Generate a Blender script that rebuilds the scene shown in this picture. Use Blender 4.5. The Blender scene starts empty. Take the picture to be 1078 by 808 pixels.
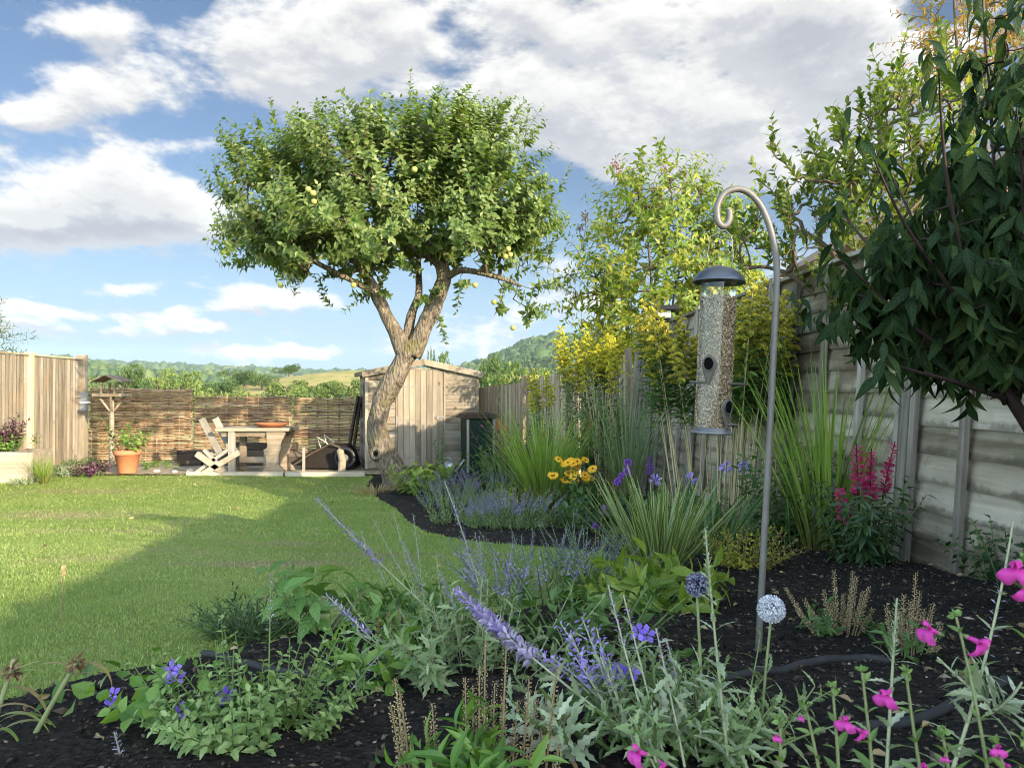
SKYK, CLK, SKYS, EXPO, HAZE, BACK = .31, 2.25, .15, 1.3, .00011, 10
import bpy, math, random
import numpy as np
from math import radians as R, sin, cos, pi, tan
from mathutils import Vector

SC = bpy.context.scene
COL = SC.collection
rng = np.random.default_rng(11)
random.seed(5)
U = rng.uniform

# ------------------------------------------------------------------ measured view
F, CX, HY, EYE = 778.0, 539.0, 412.0, 1.3      # photo focal length (px), axis, eye-level row, eye height
SUN_A, SUN_E = R(43), R(17)                    # sun behind right of the viewer
def gz(X, Y):
    """garden ground height: rises gently towards the viewer"""
    Y = np.asarray(Y, float)
    z = np.where(Y < 5, 0.83 - 0.11 * np.clip(Y, 0, 5), np.where(Y < 10, 0.28 * (np.clip(10 - Y, 0, 5) / 5) ** 2, 0.0))
    return z
def at(px, py, Y): return np.array([(px - CX) / F * Y, Y, EYE - (py - HY) / F * Y])
def gp(px, Y):
    X = (px - CX) / F * Y
    return np.array([X, Y, float(gz(X, Y))])
def fence_x(Y): return 2.2 - 0.05 * Y

# ------------------------------------------------------------------ numpy helpers
def nrm(a): return a / np.maximum(np.linalg.norm(a, axis=-1, keepdims=True), 1e-9)
_k = rng.normal(size=(14, 3)); _ph = U(0, 6.28, 14)
def wob(P, s=1.0):
    P = np.asarray(P, float)
    return np.sin(P @ (_k.T * s) + _ph).mean(-1) * 1.9
def hvec(az, th):
    return np.stack([np.cos(az) * np.sin(th), np.sin(az) * np.sin(th), np.cos(th)], -1)

class MB:
    """collects vertices and faces, links them as one mesh object"""
    def __init__(s): s.v, s.a, s.t, s.q, s.tm, s.qm, s.n = [], [], [], [], [], [], 0
    def add(s, V, T=None, Q=None, A=None, rnd=0.5, m=0):
        V = np.asarray(V, float).reshape(-1, 3)
        if A is None:
            A = np.zeros((len(V), 3)); A[:, 2] = rnd
        s.v.append(V); s.a.append(A)
        if T is not None and len(T):
            T = np.asarray(T, int).reshape(-1, 3); s.t.append(T + s.n); s.tm.append(np.full(len(T), m))
        if Q is not None and len(Q):
            Q = np.asarray(Q, int).reshape(-1, 4); s.q.append(Q + s.n); s.qm.append(np.full(len(Q), m))
        s.n += len(V)
        return s
    def mesh(s, name, org=(0, 0, 0), smooth=False):
        me = bpy.data.meshes.new(name)
        V = np.concatenate(s.v) - np.asarray(org, float); A = np.concatenate(s.a)
        T = np.concatenate(s.t) if s.t else np.zeros((0, 3), int)
        Q = np.concatenate(s.q) if s.q else np.zeros((0, 4), int)
        me.vertices.add(len(V)); me.vertices.foreach_set('co', V.astype(np.float32).ravel())
        L = np.concatenate([T.ravel(), Q.ravel()])
        me.loops.add(len(L)); me.loops.foreach_set('vertex_index', L.astype(np.int32))
        st = np.concatenate([np.arange(len(T)) * 3, len(T) * 3 + np.arange(len(Q)) * 4])
        me.polygons.add(len(st)); me.polygons.foreach_set('loop_start', st.astype(np.int32))
        mi = np.concatenate(s.tm + s.qm) if (s.tm or s.qm) else np.zeros(0)
        me.polygons.foreach_set('material_index', mi.astype(np.int32))
        me.polygons.foreach_set('use_smooth', np.full(len(st), bool(smooth)))
        at_ = me.attributes.new('luv', 'FLOAT_VECTOR', 'POINT')
        at_.data.foreach_set('vector', A.astype(np.float32).ravel())
        me.update(calc_edges=True)
        return me
    def build(s, name, mats, parent=None, smooth=False, bevel=0, org=None):
        o0 = ORG.get(parent.name, np.zeros(3)) if parent else (np.zeros(3) if org is None else np.asarray(org, float))
        me = s.mesh(name, o0, smooth)
        for m in (mats if isinstance(mats, (list, tuple)) else [mats]): me.materials.append(m)
        o = bpy.data.objects.new(name, me); COL.objects.link(o)
        if parent: o.parent = parent
        else: o.location = o0
        ORG[o.name] = o0
        if bevel:
            b = o.modifiers.new('bevel', 'BEVEL'); b.width = bevel; b.segments = 2; b.limit_method = 'ANGLE'; b.angle_limit = R(40)
        return o
    # --- shapes
    def fbox(s, O, ex, ey, ez, x0, x1, y0, y1, z0, z1, rnd=None, m=0):
        c = np.array([[x, y, z] for z in (z0, z1) for y in (y0, y1) for x in (x0, x1)], float)
        V = np.asarray(O) + c[:, :1] * np.asarray(ex) + c[:, 1:2] * np.asarray(ey) + c[:, 2:] * np.asarray(ez)
        Q = [[0, 2, 3, 1], [4, 5, 7, 6], [0, 1, 5, 4], [2, 6, 7, 3], [0, 4, 6, 2], [1, 3, 7, 5]]
        return s.add(V, Q=Q, rnd=U() if rnd is None else rnd, m=m)
    def bar(s, p, q, w, h, up=(0, 0, 1), rnd=None, m=0):
        p, q = np.asarray(p, float), np.asarray(q, float)
        e = nrm(q - p); up = np.asarray(up, float)
        if abs(e @ up) > .97: up = np.array([0, 1.0, 0])
        a = nrm(np.cross(up, e)); b = np.cross(e, a)
        return s.fbox(p, e, a, b, 0, np.linalg.norm(q - p), -w / 2, w / 2, -h / 2, h / 2, rnd, m)
    def tube(s, P, r, n=8, rnd=.5, m=0, cap=True, bump=0.0, bs=8.0):
        P = np.asarray(P, float); k = len(P); r = np.broadcast_to(np.asarray(r, float), (k,))
        t = nrm(np.gradient(P, axis=0))
        a = np.cross(t[0], [0, 0, 1.0] if abs(t[0][2]) < .9 else [1.0, 0, 0]); a = a / np.linalg.norm(a)
        ph = np.arange(n) / n * 2 * pi; rows = []
        for i in range(k):
            a = a - t[i] * (a @ t[i]); a = a / max(np.linalg.norm(a), 1e-9); b = np.cross(t[i], a)
            rows.append(P[i] + (np.cos(ph)[:, None] * a + np.sin(ph)[:, None] * b) * r[i])
        V = np.concatenate(rows)
        if bump:
            C = np.repeat(P, n, 0); d = V - C
            V = C + d * (1 + bump * wob(V, bs) + bump * .6 * wob(V, bs * 2.7))[:, None]
        A = np.zeros((k * n, 3)); A[:, 0] = np.repeat(np.linspace(0, 1, k), n); A[:, 1] = np.tile(ph / 6.2832, k); A[:, 2] = rnd
        i, j = np.meshgrid(np.arange(k - 1), np.arange(n), indexing='ij'); j2 = (j + 1) % n
        Q = np.stack([i * n + j, i * n + j2, (i + 1) * n + j2, (i + 1) * n + j], -1).reshape(-1, 4)
        T = []
        if cap:
            V = np.concatenate([V, P[:1], P[-1:]]); A = np.concatenate([A, A[:1], A[-2:-1]])
            for j in range(n):
                T += [[k * n, (j + 1) % n, j], [k * n + 1, (k - 1) * n + j, (k - 1) * n + (j + 1) % n]]
        return s.add(V, T=T, Q=Q, A=A, m=m)
    def lathe(s, prof, c=(0, 0, 0), n=24, rnd=.5, m=0, ax=None):
        prof = np.asarray(prof, float); k = len(prof); ph = np.arange(n) / n * 2 * pi
        V = np.stack([prof[:, None, 0] * np.cos(ph), prof[:, None, 0] * np.sin(ph), np.repeat(prof[:, 1:2], n, 1)], -1).reshape(-1, 3)
        if ax is not None:
            z = nrm(np.asarray(ax, float)); x = nrm(np.cross([0, 1, 0.1], z)); y = np.cross(z, x)
            V = V[:, :1] * x + V[:, 1:2] * y + V[:, 2:] * z
        i, j = np.meshgrid(np.arange(k - 1), np.arange(n), indexing='ij'); j2 = (j + 1) % n
        Q = np.stack([i * n + j, i * n + j2, (i + 1) * n + j2, (i + 1) * n + j], -1).reshape(-1, 4)
        return s.add(V + np.asarray(c), Q=Q, rnd=rnd, m=m)
    def blob(s, c, r, lumps=0.0, rnd=.5, m=0, n=8, k=6, ls=6.0):
        th = np.linspace(.0, pi, k + 1); ph = np.arange(n) / n * 2 * pi
        D = np.stack([np.sin(th)[:, None] * np.cos(ph), np.sin(th)[:, None] * np.sin(ph), np.repeat(np.cos(th)[:, None], n, 1)], -1).reshape(-1, 3)
        V = D * np.asarray(r) * (1 + lumps * wob(D * 1.0 + np.asarray(c) * 3.1, ls))[:, None]
        i, j = np.meshgrid(np.arange(k), np.arange(n), indexing='ij'); j2 = (j + 1) % n
        Q = np.stack([i * n + j, (i + 1) * n + j, (i + 1) * n + j2, i * n + j2], -1).reshape(-1, 4)
        return s.add(V + np.asarray(c), Q=Q, rnd=rnd, m=m)
    # --- batches
    def leaves(s, tm, pos, ax, up, sc, rnd=None, m=0, wid=None):
        pos = np.asarray(pos, float).reshape(-1, 3); N = len(pos)
        if N == 0: return s
        ax = nrm(np.broadcast_to(ax, (N, 3))); up = np.broadcast_to(up, (N, 3))
        B = nrm(np.cross(up, ax)); Nn = np.cross(ax, B)
        sc = np.broadcast_to(np.asarray(sc, float), (N,)); wd = sc if wid is None else np.broadcast_to(wid, (N,))
        if rnd is None: rnd = U(0, 1, N)
        tv = tm['V']; M = len(tv)
        V = pos[:, None] + sc[:, None, None] * (tv[None, :, :1] * ax[:, None]) + wd[:, None, None] * tv[None, :, 1:2] * B[:, None] + sc[:, None, None] * tv[None, :, 2:] * Nn[:, None]
        A = np.empty((N, M, 3)); A[:, :, :2] = tm['UV'][None]; A[:, :, 2] = np.broadcast_to(rnd, (N,))[:, None]
        off = (np.arange(N) * M)[:, None, None]
        T = (tm['T'][None] + off).reshape(-1, 3) if len(tm['T']) else None
        Q = (tm['Q'][None] + off).reshape(-1, 4) if len(tm['Q']) else None
        return s.add(V.reshape(-1, 3), T=T, Q=Q, A=A.reshape(-1, 3), m=m)
    def blades(s, base, az, L, th0, curl, w, segs=4, rnd=None, m=0, tip=.08, wmid=1.0, fold=0.0):
        base = np.asarray(base, float).reshape(-1, 3); N = len(base)
        bc = lambda x: np.broadcast_to(np.asarray(x, float), (N,))
        az, L, th0, curl, w = map(bc, (az, L, th0, curl, w))
        u = np.linspace(0, 1, segs + 1)
        P, t = arc(base, az, L, th0, curl, u)
        tw = az + U(-.5, .5, N)
        sd = np.stack([-np.sin(tw), np.cos(tw), np.zeros(N)], -1)
        prof = np.minimum(.55 + 1.2 * u, 1) * np.where(u < .45, 1, (1 - (u - .45) / .55) ** .8 * (1 - tip) + tip)
        W = (w[:, None] * prof / 2)[..., None] * sd[:, None]
        V = np.stack([P - W, P + W], 2)
        if rnd is None: rnd = U(0, 1, N)
        A = np.empty(V.shape); A[..., 0] = u[None, :, None]; A[:, :, 0, 1] = -1; A[:, :, 1, 1] = 1; A[..., 2] = bc(rnd)[:, None, None]
        K = segs + 1
        i = np.arange(segs)
        q = np.stack([2 * i, 2 * i + 1, 2 * i + 3, 2 * i + 2], -1)
        Q = (q[None] + (np.arange(N) * K * 2)[:, None, None]).reshape(-1, 4)
        return s.add(V.reshape(-1, 3), Q=Q, A=A.reshape(-1, 3), m=m)
    def stems(s, base, az, L, th0, curl, r0, r1, K=6, n=5, rnd=None, m=0):
        base = np.asarray(base, float).reshape(-1, 3); N = len(base)
        bc = lambda x: np.broadcast_to(np.asarray(x, float), (N,))
        az, L, th0, curl, r0, r1 = map(bc, (az, L, th0, curl, r0, r1))
        u = np.linspace(0, 1, K); P, t = arc(base, az, L, th0, curl, u)
        sd = np.stack([-np.sin(az), np.cos(az), np.zeros(N)], -1)[:, None] + 0 * t
        b = np.cross(t, sd); ph = np.arange(n) / n * 2 * pi
        r = r0[:, None] + (r1 - r0)[:, None] * u
        V = P[:, :, None] + r[..., None, None] * (np.cos(ph)[:, None] * sd[:, :, None] + np.sin(ph)[:, None] * b[:, :, None])
        A = np.zeros(V.shape); A[..., 0] = u[None, :, None]; A[..., 2] = (U(0, 1, N) if rnd is None else bc(rnd))[:, None, None]
        i, j = np.meshgrid(np.arange(K - 1), np.arange(n), indexing='ij'); j2 = (j + 1) % n
        q = np.stack([i * n + j, i * n + j2, (i + 1) * n + j2, (i + 1) * n + j], -1).reshape(-1, 4)
        Q = (q[None] + (np.arange(N) * K * n)[:, None, None]).reshape(-1, 4)
        return s.add(V.reshape(-1, 3), Q=Q, A=A.reshape(-1, 3), m=m)
    def stemleaves(s, tm, base, az, L, th0, curl, M, u0, u1, size, ang=1.0, pair=False, s_end=.6, jit=.25, m=0, wid=1.0, droop=0.0, rnd=None, r_off=0.0):
        base = np.asarray(base, float).reshape(-1, 3); N = len(base)
        bc = lambda x: np.broadcast_to(np.asarray(x, float), (N,))
        az, L, th0, curl = map(bc, (az, L, th0, curl))
        u = np.linspace(u0, u1, M) if not pair else np.repeat(np.linspace(u0, u1, max(M // 2, 1)), 2)
        M = len(u)
        P, t = arc(base, az, L, th0, curl, u)
        sd = np.stack([-np.sin(az), np.cos(az), np.zeros(N)], -1)[:, None] + 0 * t
        b = np.cross(t, sd)
        k = np.arange(M)
        ph = (k * 2.4 if not pair else (k // 2) * 1.57 + (k % 2) * pi)[None] + U(0, 6.28, N)[:, None] + U(-jit, jit, (N, M))
        rad = np.cos(ph)[..., None] * sd + np.sin(ph)[..., None] * b
        an = (ang + U(-jit, jit, (N, M)))[..., None]
        ax = np.cos(an) * t + np.sin(an) * rad + np.array([0, 0, -droop])
        up = t + .15 * rng.normal(size=t.shape)
        sz = size * np.linspace(1, s_end, M)[None] * U(.8, 1.2, (N, M))
        rr = None if rnd is None else np.broadcast_to(rnd, (N, M)).ravel()
        return s.leaves(tm, (P + rad * r_off).reshape(-1, 3), ax.reshape(-1, 3), up.reshape(-1, 3), sz.ravel(), m=m, wid=(sz * wid).ravel(), rnd=rr)

def arc(base, az, L, th0, curl, u):
    c = np.where(np.abs(curl) < 1e-3, 1e-3, curl)[:, None]; th = th0[:, None] + c * u[None]
    r = L[:, None] * (np.cos(th0)[:, None] - np.cos(th)) / c; z = L[:, None] * (np.sin(th) - np.sin(th0)[:, None]) / c
    ca, sa = np.cos(az)[:, None], np.sin(az)[:, None]
    P = base[:, None] + np.stack([ca * r, sa * r, z], -1)
    return P, np.stack([ca * np.sin(th), sa * np.sin(th), np.cos(th)], -1)
def arc1(base, az, L, th0, curl, u):
    P, t = arc(np.asarray(base, float)[None], *[np.array([float(x)]) for x in (az, L, th0, curl)], np.asarray(u, float))
    return P[0], t[0]
def aim(p, q, bow=0.0):
    """arc parameters (az, L, th0, curl) of a stem that starts at p and ends at q, bowed by an angle"""
    d = np.asarray(q, float) - np.asarray(p, float); az = math.atan2(d[1], d[0]); h = math.hypot(d[0], d[1])
    th = math.atan2(h, d[2]); D = np.linalg.norm(d)
    return az, D * (1 if abs(bow) < 1e-3 else (bow / 2) / sin(bow / 2)), th - bow / 2, bow

def leaf_t(segs=3, w=.5, droop=.2, fold=.25, peak=.4, serr=0.0, sharp=1.0):
    V, UV, T, Q = [[0, 0, 0]], [[0, 0]], [], []
    for i in range(1, segs):
        u = i / segs
        h = (u / peak) ** .7 if u < peak else ((1 - u) / (1 - peak)) ** (.75 * sharp)
        h = h * w / 2 * (1 + (serr if i % 2 else -serr))
        z = -droop * u * u
        V += [[u, h, z + fold * h], [u, 0, z], [u, -h, z + fold * h]]; UV += [[u, 1], [u, 0], [u, -1]]
    V.append([1, 0, -droop]); UV.append([1, 0]); e = len(V) - 1
    T += [[0, 2, 1], [0, 3, 2]]
    for i in range(segs - 2):
        a = 1 + 3 * i
        Q += [[a, a + 1, a + 4, a + 3], [a + 1, a + 2, a + 5, a + 4]]
    a = e - 3
    T += [[a, a + 1, e], [a + 1, a + 2, e]]
    return dict(V=np.array(V, float), UV=np.array(UV, float), T=np.array(T, int).reshape(-1, 3), Q=np.array(Q, int).reshape(-1, 4))
def octa():
    V = np.array([[0, 0, 0], [1, 0, 0], [.45, .25, 0], [.45, -.25, 0], [.45, 0, .25], [.45, 0, -.25]], float)
    T = np.array([[0, 4, 2], [0, 3, 4], [0, 5, 3], [0, 2, 5], [1, 2, 4], [1, 4, 3], [1, 3, 5], [1, 5, 2]])
    return dict(V=V, UV=V[:, :2].copy(), T=T, Q=np.zeros((0, 4), int))
def pinnate(n=5, w=.42):
    """deeply cut leaf: midrib with toothed lobes"""
    V, UV, T = [], [], []
    for i in range(n):
        u = .08 + .8 * i / n; du = .8 / n; h = w * (1 - .6 * abs(u - .45) * 1.6)
        for sgn in (1, -1):
            b = len(V)
            V += [[u, 0, -.15 * u * u], [u + du * .75, sgn * h * .16, -.15 * u * u], [u + du * 1.1, sgn * h * .5, .04 - .15 * u * u]]
            UV += [[u, 0], [u, sgn * .3], [u, sgn]]
            T.append([b, b + 1, b + 2] if sgn < 0 else [b, b + 2, b + 1])
    b = len(V)
    V += [[0, .02, 0], [0, -.02, 0], [.9, -.03, -.12], [.9, .03, -.12], [1, 0, -.15]]; UV += [[0, 0]] * 5
    T += [[b, b + 1, b + 2], [b, b + 2, b + 3], [b + 3, b + 2, b + 4]]
    return dict(V=np.array(V, float), UV=np.array(UV, float), T=np.array(T, int), Q=np.zeros((0, 4), int))
LEAF = leaf_t(3, .55, .18, .3)
LEAF4 = leaf_t(5, .5, .35, .3, .42)
BROAD = leaf_t(6, .55, .45, .25, .45)
NARROW = leaf_t(3, .2, .2, .3)
QUADL = leaf_t(2, .6, .1, .3, .5)
SEED = octa()
CUT = leaf_t(9, .30, .3, .2, .4, serr=.36)
PETAL = leaf_t(3, .5, .15, .2, .62)

# ------------------------------------------------------------------ objects
ORG = {}
def props(o, label=None, cat=None, group=None, kind=None):
    if label: o['label'] = label
    if cat: o['category'] = cat
    if group: o['group'] = group
    if kind: o['kind'] = kind
    return o
def thing(name, label, cat, loc, group=None):
    o = bpy.data.objects.new(name, None); COL.objects.link(o); o.empty_display_size = .1
    o.location = loc; ORG[o.name] = np.asarray(loc, float)
    return props(o, label, cat, group)
def dup(root, loc, rotz=0.0, label=None, scale=1.0, group=None):
    r = root.copy(); COL.objects.link(r); r.location = loc; r.rotation_euler = (0, 0, rotz); r.scale = (scale,) * 3
    if label: r['label'] = label
    if group: r['group'] = group
    for ch in list(root.children):
        c = ch.copy(); COL.objects.link(c); c.parent = r
        for g in list(ch.children):
            d = g.copy(); COL.objects.link(d); d.parent = c
    return r

# ------------------------------------------------------------------ materials
class NT:
    def __init__(s, nt): s.nt = nt; s.nt.nodes.clear()
    def n(s, typ, **kw):
        nd = s.nt.nodes.new(typ)
        for k, v in kw.items():
            if hasattr(nd, k) and not k[0].isupper(): setattr(nd, k, v)
        return nd
    def put(s, sock, v):
        if v is None: return
        if isinstance(v, bpy.types.NodeSocket): s.nt.links.new(v, sock)
        elif isinstance(v, bpy.types.Node): s.nt.links.new(v.outputs[0], sock)
        else:
            try: sock.default_value = v
            except Exception: sock.default_value = (*v, 1.0) if len(v) == 3 else v
    def math(s, op, a, b=0.0, c=None, clamp=False):
        nd = s.n('ShaderNodeMath'); nd.operation = op; nd.use_clamp = clamp
        s.put(nd.inputs[0], a); s.put(nd.inputs[1], b)
        if c is not None: s.put(nd.inputs[2], c)
        return nd.outputs[0]
    def vm(s, op, a, b=None, scale=None):
        nd = s.n('ShaderNodeVectorMath'); nd.operation = op; s.put(nd.inputs[0], a)
        if b is not None: s.put(nd.inputs[1], b)
        if scale is not None: s.put(nd.inputs[3], scale)
        return nd.outputs[1] if op in ('LENGTH', 'DOT_PRODUCT') else nd.outputs[0]
    def noise(s, vec, scale=5, detail=4, rough=.55, dist=0.0, color=False):
        nd = s.n('ShaderNodeTexNoise'); s.put(nd.inputs['Vector'], vec); s.put(nd.inputs['Scale'], scale)
        nd.inputs['Detail'].default_value = detail; nd.inputs['Roughness'].default_value = rough; nd.inputs['Distortion'].default_value = dist
        return nd.outputs['Color'] if color else nd.outputs['Fac']
    def voro(s, vec, scale=5, feat='F1', out='Distance'):
        nd = s.n('ShaderNodeTexVoronoi'); nd.feature = feat; s.put(nd.inputs['Vector'], vec); nd.inputs['Scale'].default_value = scale
        return nd.outputs[out]
    def ramp(s, fac, stops, ease='LINEAR'):
        nd = s.n('ShaderNodeValToRGB'); s.put(nd.inputs[0], fac); e = nd.color_ramp; e.interpolation = ease
        while len(e.elements) < len(stops): e.elements.new(.5)
        for el, (p, c) in zip(e.elements, stops): el.position = p; el.color = (*c, 1) if len(c) == 3 else c
        return nd.outputs[0]
    def mix(s, fac, a, b, mode='MIX'):
        nd = s.n('ShaderNodeMix'); nd.data_type = 'RGBA'; nd.blend_type = mode; nd.clamp_factor = True
        s.put(nd.inputs[0], fac); s.put(nd.inputs[6], a); s.put(nd.inputs[7], b)
        return nd.outputs[2]
    def rng(s, v, a, b, c=0.0, d=1.0, smooth=False):
        nd = s.n('ShaderNodeMapRange'); nd.interpolation_type = 'SMOOTHSTEP' if smooth else 'LINEAR'
        for i, x in enumerate((v, a, b, c, d)): s.put(nd.inputs[i], x)
        return nd.outputs[0]
    def pos(s): return s.n('ShaderNodeNewGeometry').outputs['Position']
    def obj(s): return s.n('ShaderNodeTexCoord').outputs['Object']
    def scale(s, v, sc):
        nd = s.n('ShaderNodeMapping'); s.put(nd.inputs[0], v); nd.inputs['Scale'].default_value = sc; return nd.outputs[0]
    def luv(s):
        nd = s.n('ShaderNodeAttribute'); nd.attribute_name = 'luv'
        sp = s.n('ShaderNodeSeparateXYZ'); s.nt.links.new(nd.outputs['Vector'], sp.inputs[0]); return sp.outputs
    def bsdf(s, col, rough=.6, spec=.3, metal=0.0, bump=None, bstr=.3, bdist=.01, **kw):
        nd = s.n('ShaderNodeBsdfPrincipled'); s.put(nd.inputs['Base Color'], col); s.put(nd.inputs['Roughness'], rough)
        s.put(nd.inputs['Specular IOR Level'], spec); s.put(nd.inputs['Metallic'], metal)
        for k, v in kw.items(): s.put(nd.inputs[k.replace('_', ' ')], v)
        if bump is not None:
            b = s.n('ShaderNodeBump'); b.inputs['Strength'].default_value = bstr; b.inputs['Distance'].default_value = bdist
            s.put(b.inputs['Height'], bump); s.nt.links.new(b.outputs[0], nd.inputs['Normal'])
        return nd.outputs[0]
    def out(s, sh):
        o = s.n('ShaderNodeOutputMaterial'); s.nt.links.new(sh, o.inputs[0])
def newmat(name):
    m = bpy.data.materials.new(name); m.use_nodes = True; return m, NT(m.node_tree)

def leaf_mat(name, c, rough=.45, tr=.35, spec=.35, vein=0.0, base=None, edge=None, tboost=(1.5, 1.6, .7), pscale=1.3):
    """c: three colours along the per-leaf random value; base: colour at the foot of blades; edge: colour at the margin"""
    m, t = newmat(name); u = t.luv()
    r = t.math('ADD', t.math('MULTIPLY', u[2], .7), t.math('MULTIPLY', t.noise(t.pos(), pscale, 2), .6))
    col = t.ramp(t.math('SUBTRACT', r, .15), [(.1, c[0]), (.5, c[1]), (.9, c[2])])
    if base is not None: col = t.mix(t.rng(u[0], 0, .45, 1, 0), col, base)
    if edge is not None: col = t.mix(t.rng(t.math('ABSOLUTE', u[1]), .45, .8), col, edge)
    bump = None
    if vein:
        av = t.math('ABSOLUTE', u[1])
        w = t.math('SINE', t.math('MULTIPLY', t.math('SUBTRACT', u[0], t.math('MULTIPLY', av, .22)), 42))
        mid = t.rng(av, 0, .12, 1, 0)
        bump = t.math('SUBTRACT', t.math('MULTIPLY', w, .4), mid)
        col = t.mix(t.math('MULTIPLY', mid, .5), col, tuple(min(1, x * 1.8 + .02) for x in c[1]))
        col = t.mix(t.rng(w, .4, 1, 0, .25), col, tuple(x * 1.5 for x in c[2]))
    p = t.bsdf(col, rough, spec, bump=bump, bstr=vein, bdist=.004)
    if tr:
        tl = t.n('ShaderNodeBsdfTranslucent')
        t.put(tl.inputs[0], t.mix(1.0, col, tboost, 'MULTIPLY'))
        mx = t.n('ShaderNodeMixShader'); mx.inputs[0].default_value = tr
        t.nt.links.new(p, mx.inputs[1]); t.nt.links.new(tl.outputs[0], mx.inputs[2]); p = mx.outputs[0]
    t.out(p); return m
def wood_mat(name, c, axis='Z', gs=1.0, rough=.8, stain=None, knots=True, stain_amt=.5, moss=None, bstr=.35, local=False, edge_shade=False):
    """weathered board: c = dark grain, mid, light"""
    m, t = newmat(name); u = t.luv()
    sc = {'X': (1.2, 22, 22), 'Y': (22, 1.2, 22), 'Z': (22, 22, 1.2)}[axis]
    p0 = t.obj() if local else t.pos()
    off = t.n('ShaderNodeCombineXYZ'); 
    for i in range(3): t.put(off.inputs[i], t.math('MULTIPLY', u[2], 37.0 + 11 * i))
    p = t.vm('ADD', p0, off.outputs[0])
    g = t.noise(t.scale(p, tuple(x * gs for x in sc)), 1.0, 5, .6, .6)
    b = t.noise(p, 2.3, 4, .6)
    f = t.math('ADD', t.math('MULTIPLY', g, .6), t.math('ADD', t.math('MULTIPLY', b, .3), t.math('MULTIPLY', t.math('SUBTRACT', u[2], .5), .32)))
    col = t.ramp(f, [(.25, c[0]), (.45, c[1]), (.66, c[2])])
    if stain is not None:
        col = t.mix(t.math('MULTIPLY', t.rng(t.noise(t.vm('ADD', p0, (7, 3, 1)), 1.7, 5, .65), .5, .68, smooth=True), stain_amt), col, stain)
    if knots:
        k = t.voro(t.scale(p, tuple(3.2 if x > 5 else 2.0 for x in sc)), 1.0)
        col = t.mix(t.rng(k, .03, .10, .75, 0), col, tuple(x * .35 for x in c[0]))
    if moss is not None:
        col = t.mix(t.rng(t.noise(p0, 6, 5, .7), .56, .7, 0, .8), col, moss)
    if edge_shade: col = t.mix(t.rng(t.math('ADD', u[0], t.math('MULTIPLY', t.math('SUBTRACT', t.noise(p0, 5, 5, .7), .5), .9)), .03, .24, .62, 0, True), col, tuple(x * .45 for x in c[0]))  # dark band along each board's lower edge paints in the overlap shade
    t.out(t.bsdf(col, rough, .2, bump=t.math('ADD', g, t.math('MULTIPLY', b, .4)), bstr=bstr, bdist=.006)); return m
def plain_mat(name, c, rough=.5, spec=.4, metal=0.0, var=.25, scale=18, bstr=.1):
    m, t = newmat(name); n = t.noise(t.obj(), scale, 5, .6)
    col = t.mix(n, tuple(x * (1 - var) for x in c), tuple(min(1, x * (1 + var)) for x in c))
    t.out(t.bsdf(col, t.rng(n, .2, .8, rough - .1, min(1, rough + .1)), spec, metal, bump=n, bstr=bstr, bdist=.004)); return m
# ------------------------------------------------------------------ camera, world, sun
cam = bpy.data.cameras.new('camera'); co = bpy.data.objects.new('camera', cam); COL.objects.link(co)
cam.sensor_width = 36; cam.lens = F / 1078 * 36; cam.clip_start = .03; cam.clip_end = 9000
co.location = (0, 0, EYE); co.rotation_euler = (R(90) + math.atan((HY - 404) / F), 0, 0)
cam.dof.use_dof = True; cam.dof.focus_distance = 2.2; cam.dof.aperture_fstop = 17.0
SC.camera = co
sl = bpy.data.lights.new('sun', 'SUN'); so = bpy.data.objects.new('sun', sl); COL.objects.link(so)
sl.energy = 5.0; sl.angle = R(.6); sl.color = (1, .87, .64)
to_sun = Vector((sin(SUN_A) * cos(SUN_E), -cos(SUN_A) * cos(SUN_E), sin(SUN_E)))
so.rotation_euler = to_sun.to_track_quat('Z', 'Y').to_euler(); so.location = (20, -20, 12)

W = bpy.data.worlds.new('World'); SC.world = W; W.use_nodes = True
w = NT(W.node_tree)
sky = w.n('ShaderNodeTexSky'); sky.sky_type = 'NISHITA'; sky.sun_disc = False
sky.sun_elevation = SUN_E; sky.sun_rotation = R(180) - SUN_A; sky.air_density = 1.0; sky.dust_density = .6; sky.ozone_density = 1.6
D = w.n('ShaderNodeTexCoord').outputs['Generated']
sp = w.n('ShaderNodeSeparateXYZ'); w.put(sp.inputs[0], D)
yy = w.math('MAXIMUM', sp.outputs[1], .06)
uu = w.math('DIVIDE', sp.outputs[0], yy); vv = w.math('DIVIDE', sp.outputs[2], yy)
zz = w.math('ADD', w.math('MAXIMUM', sp.outputs[2], 0.0), .13)
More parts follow.
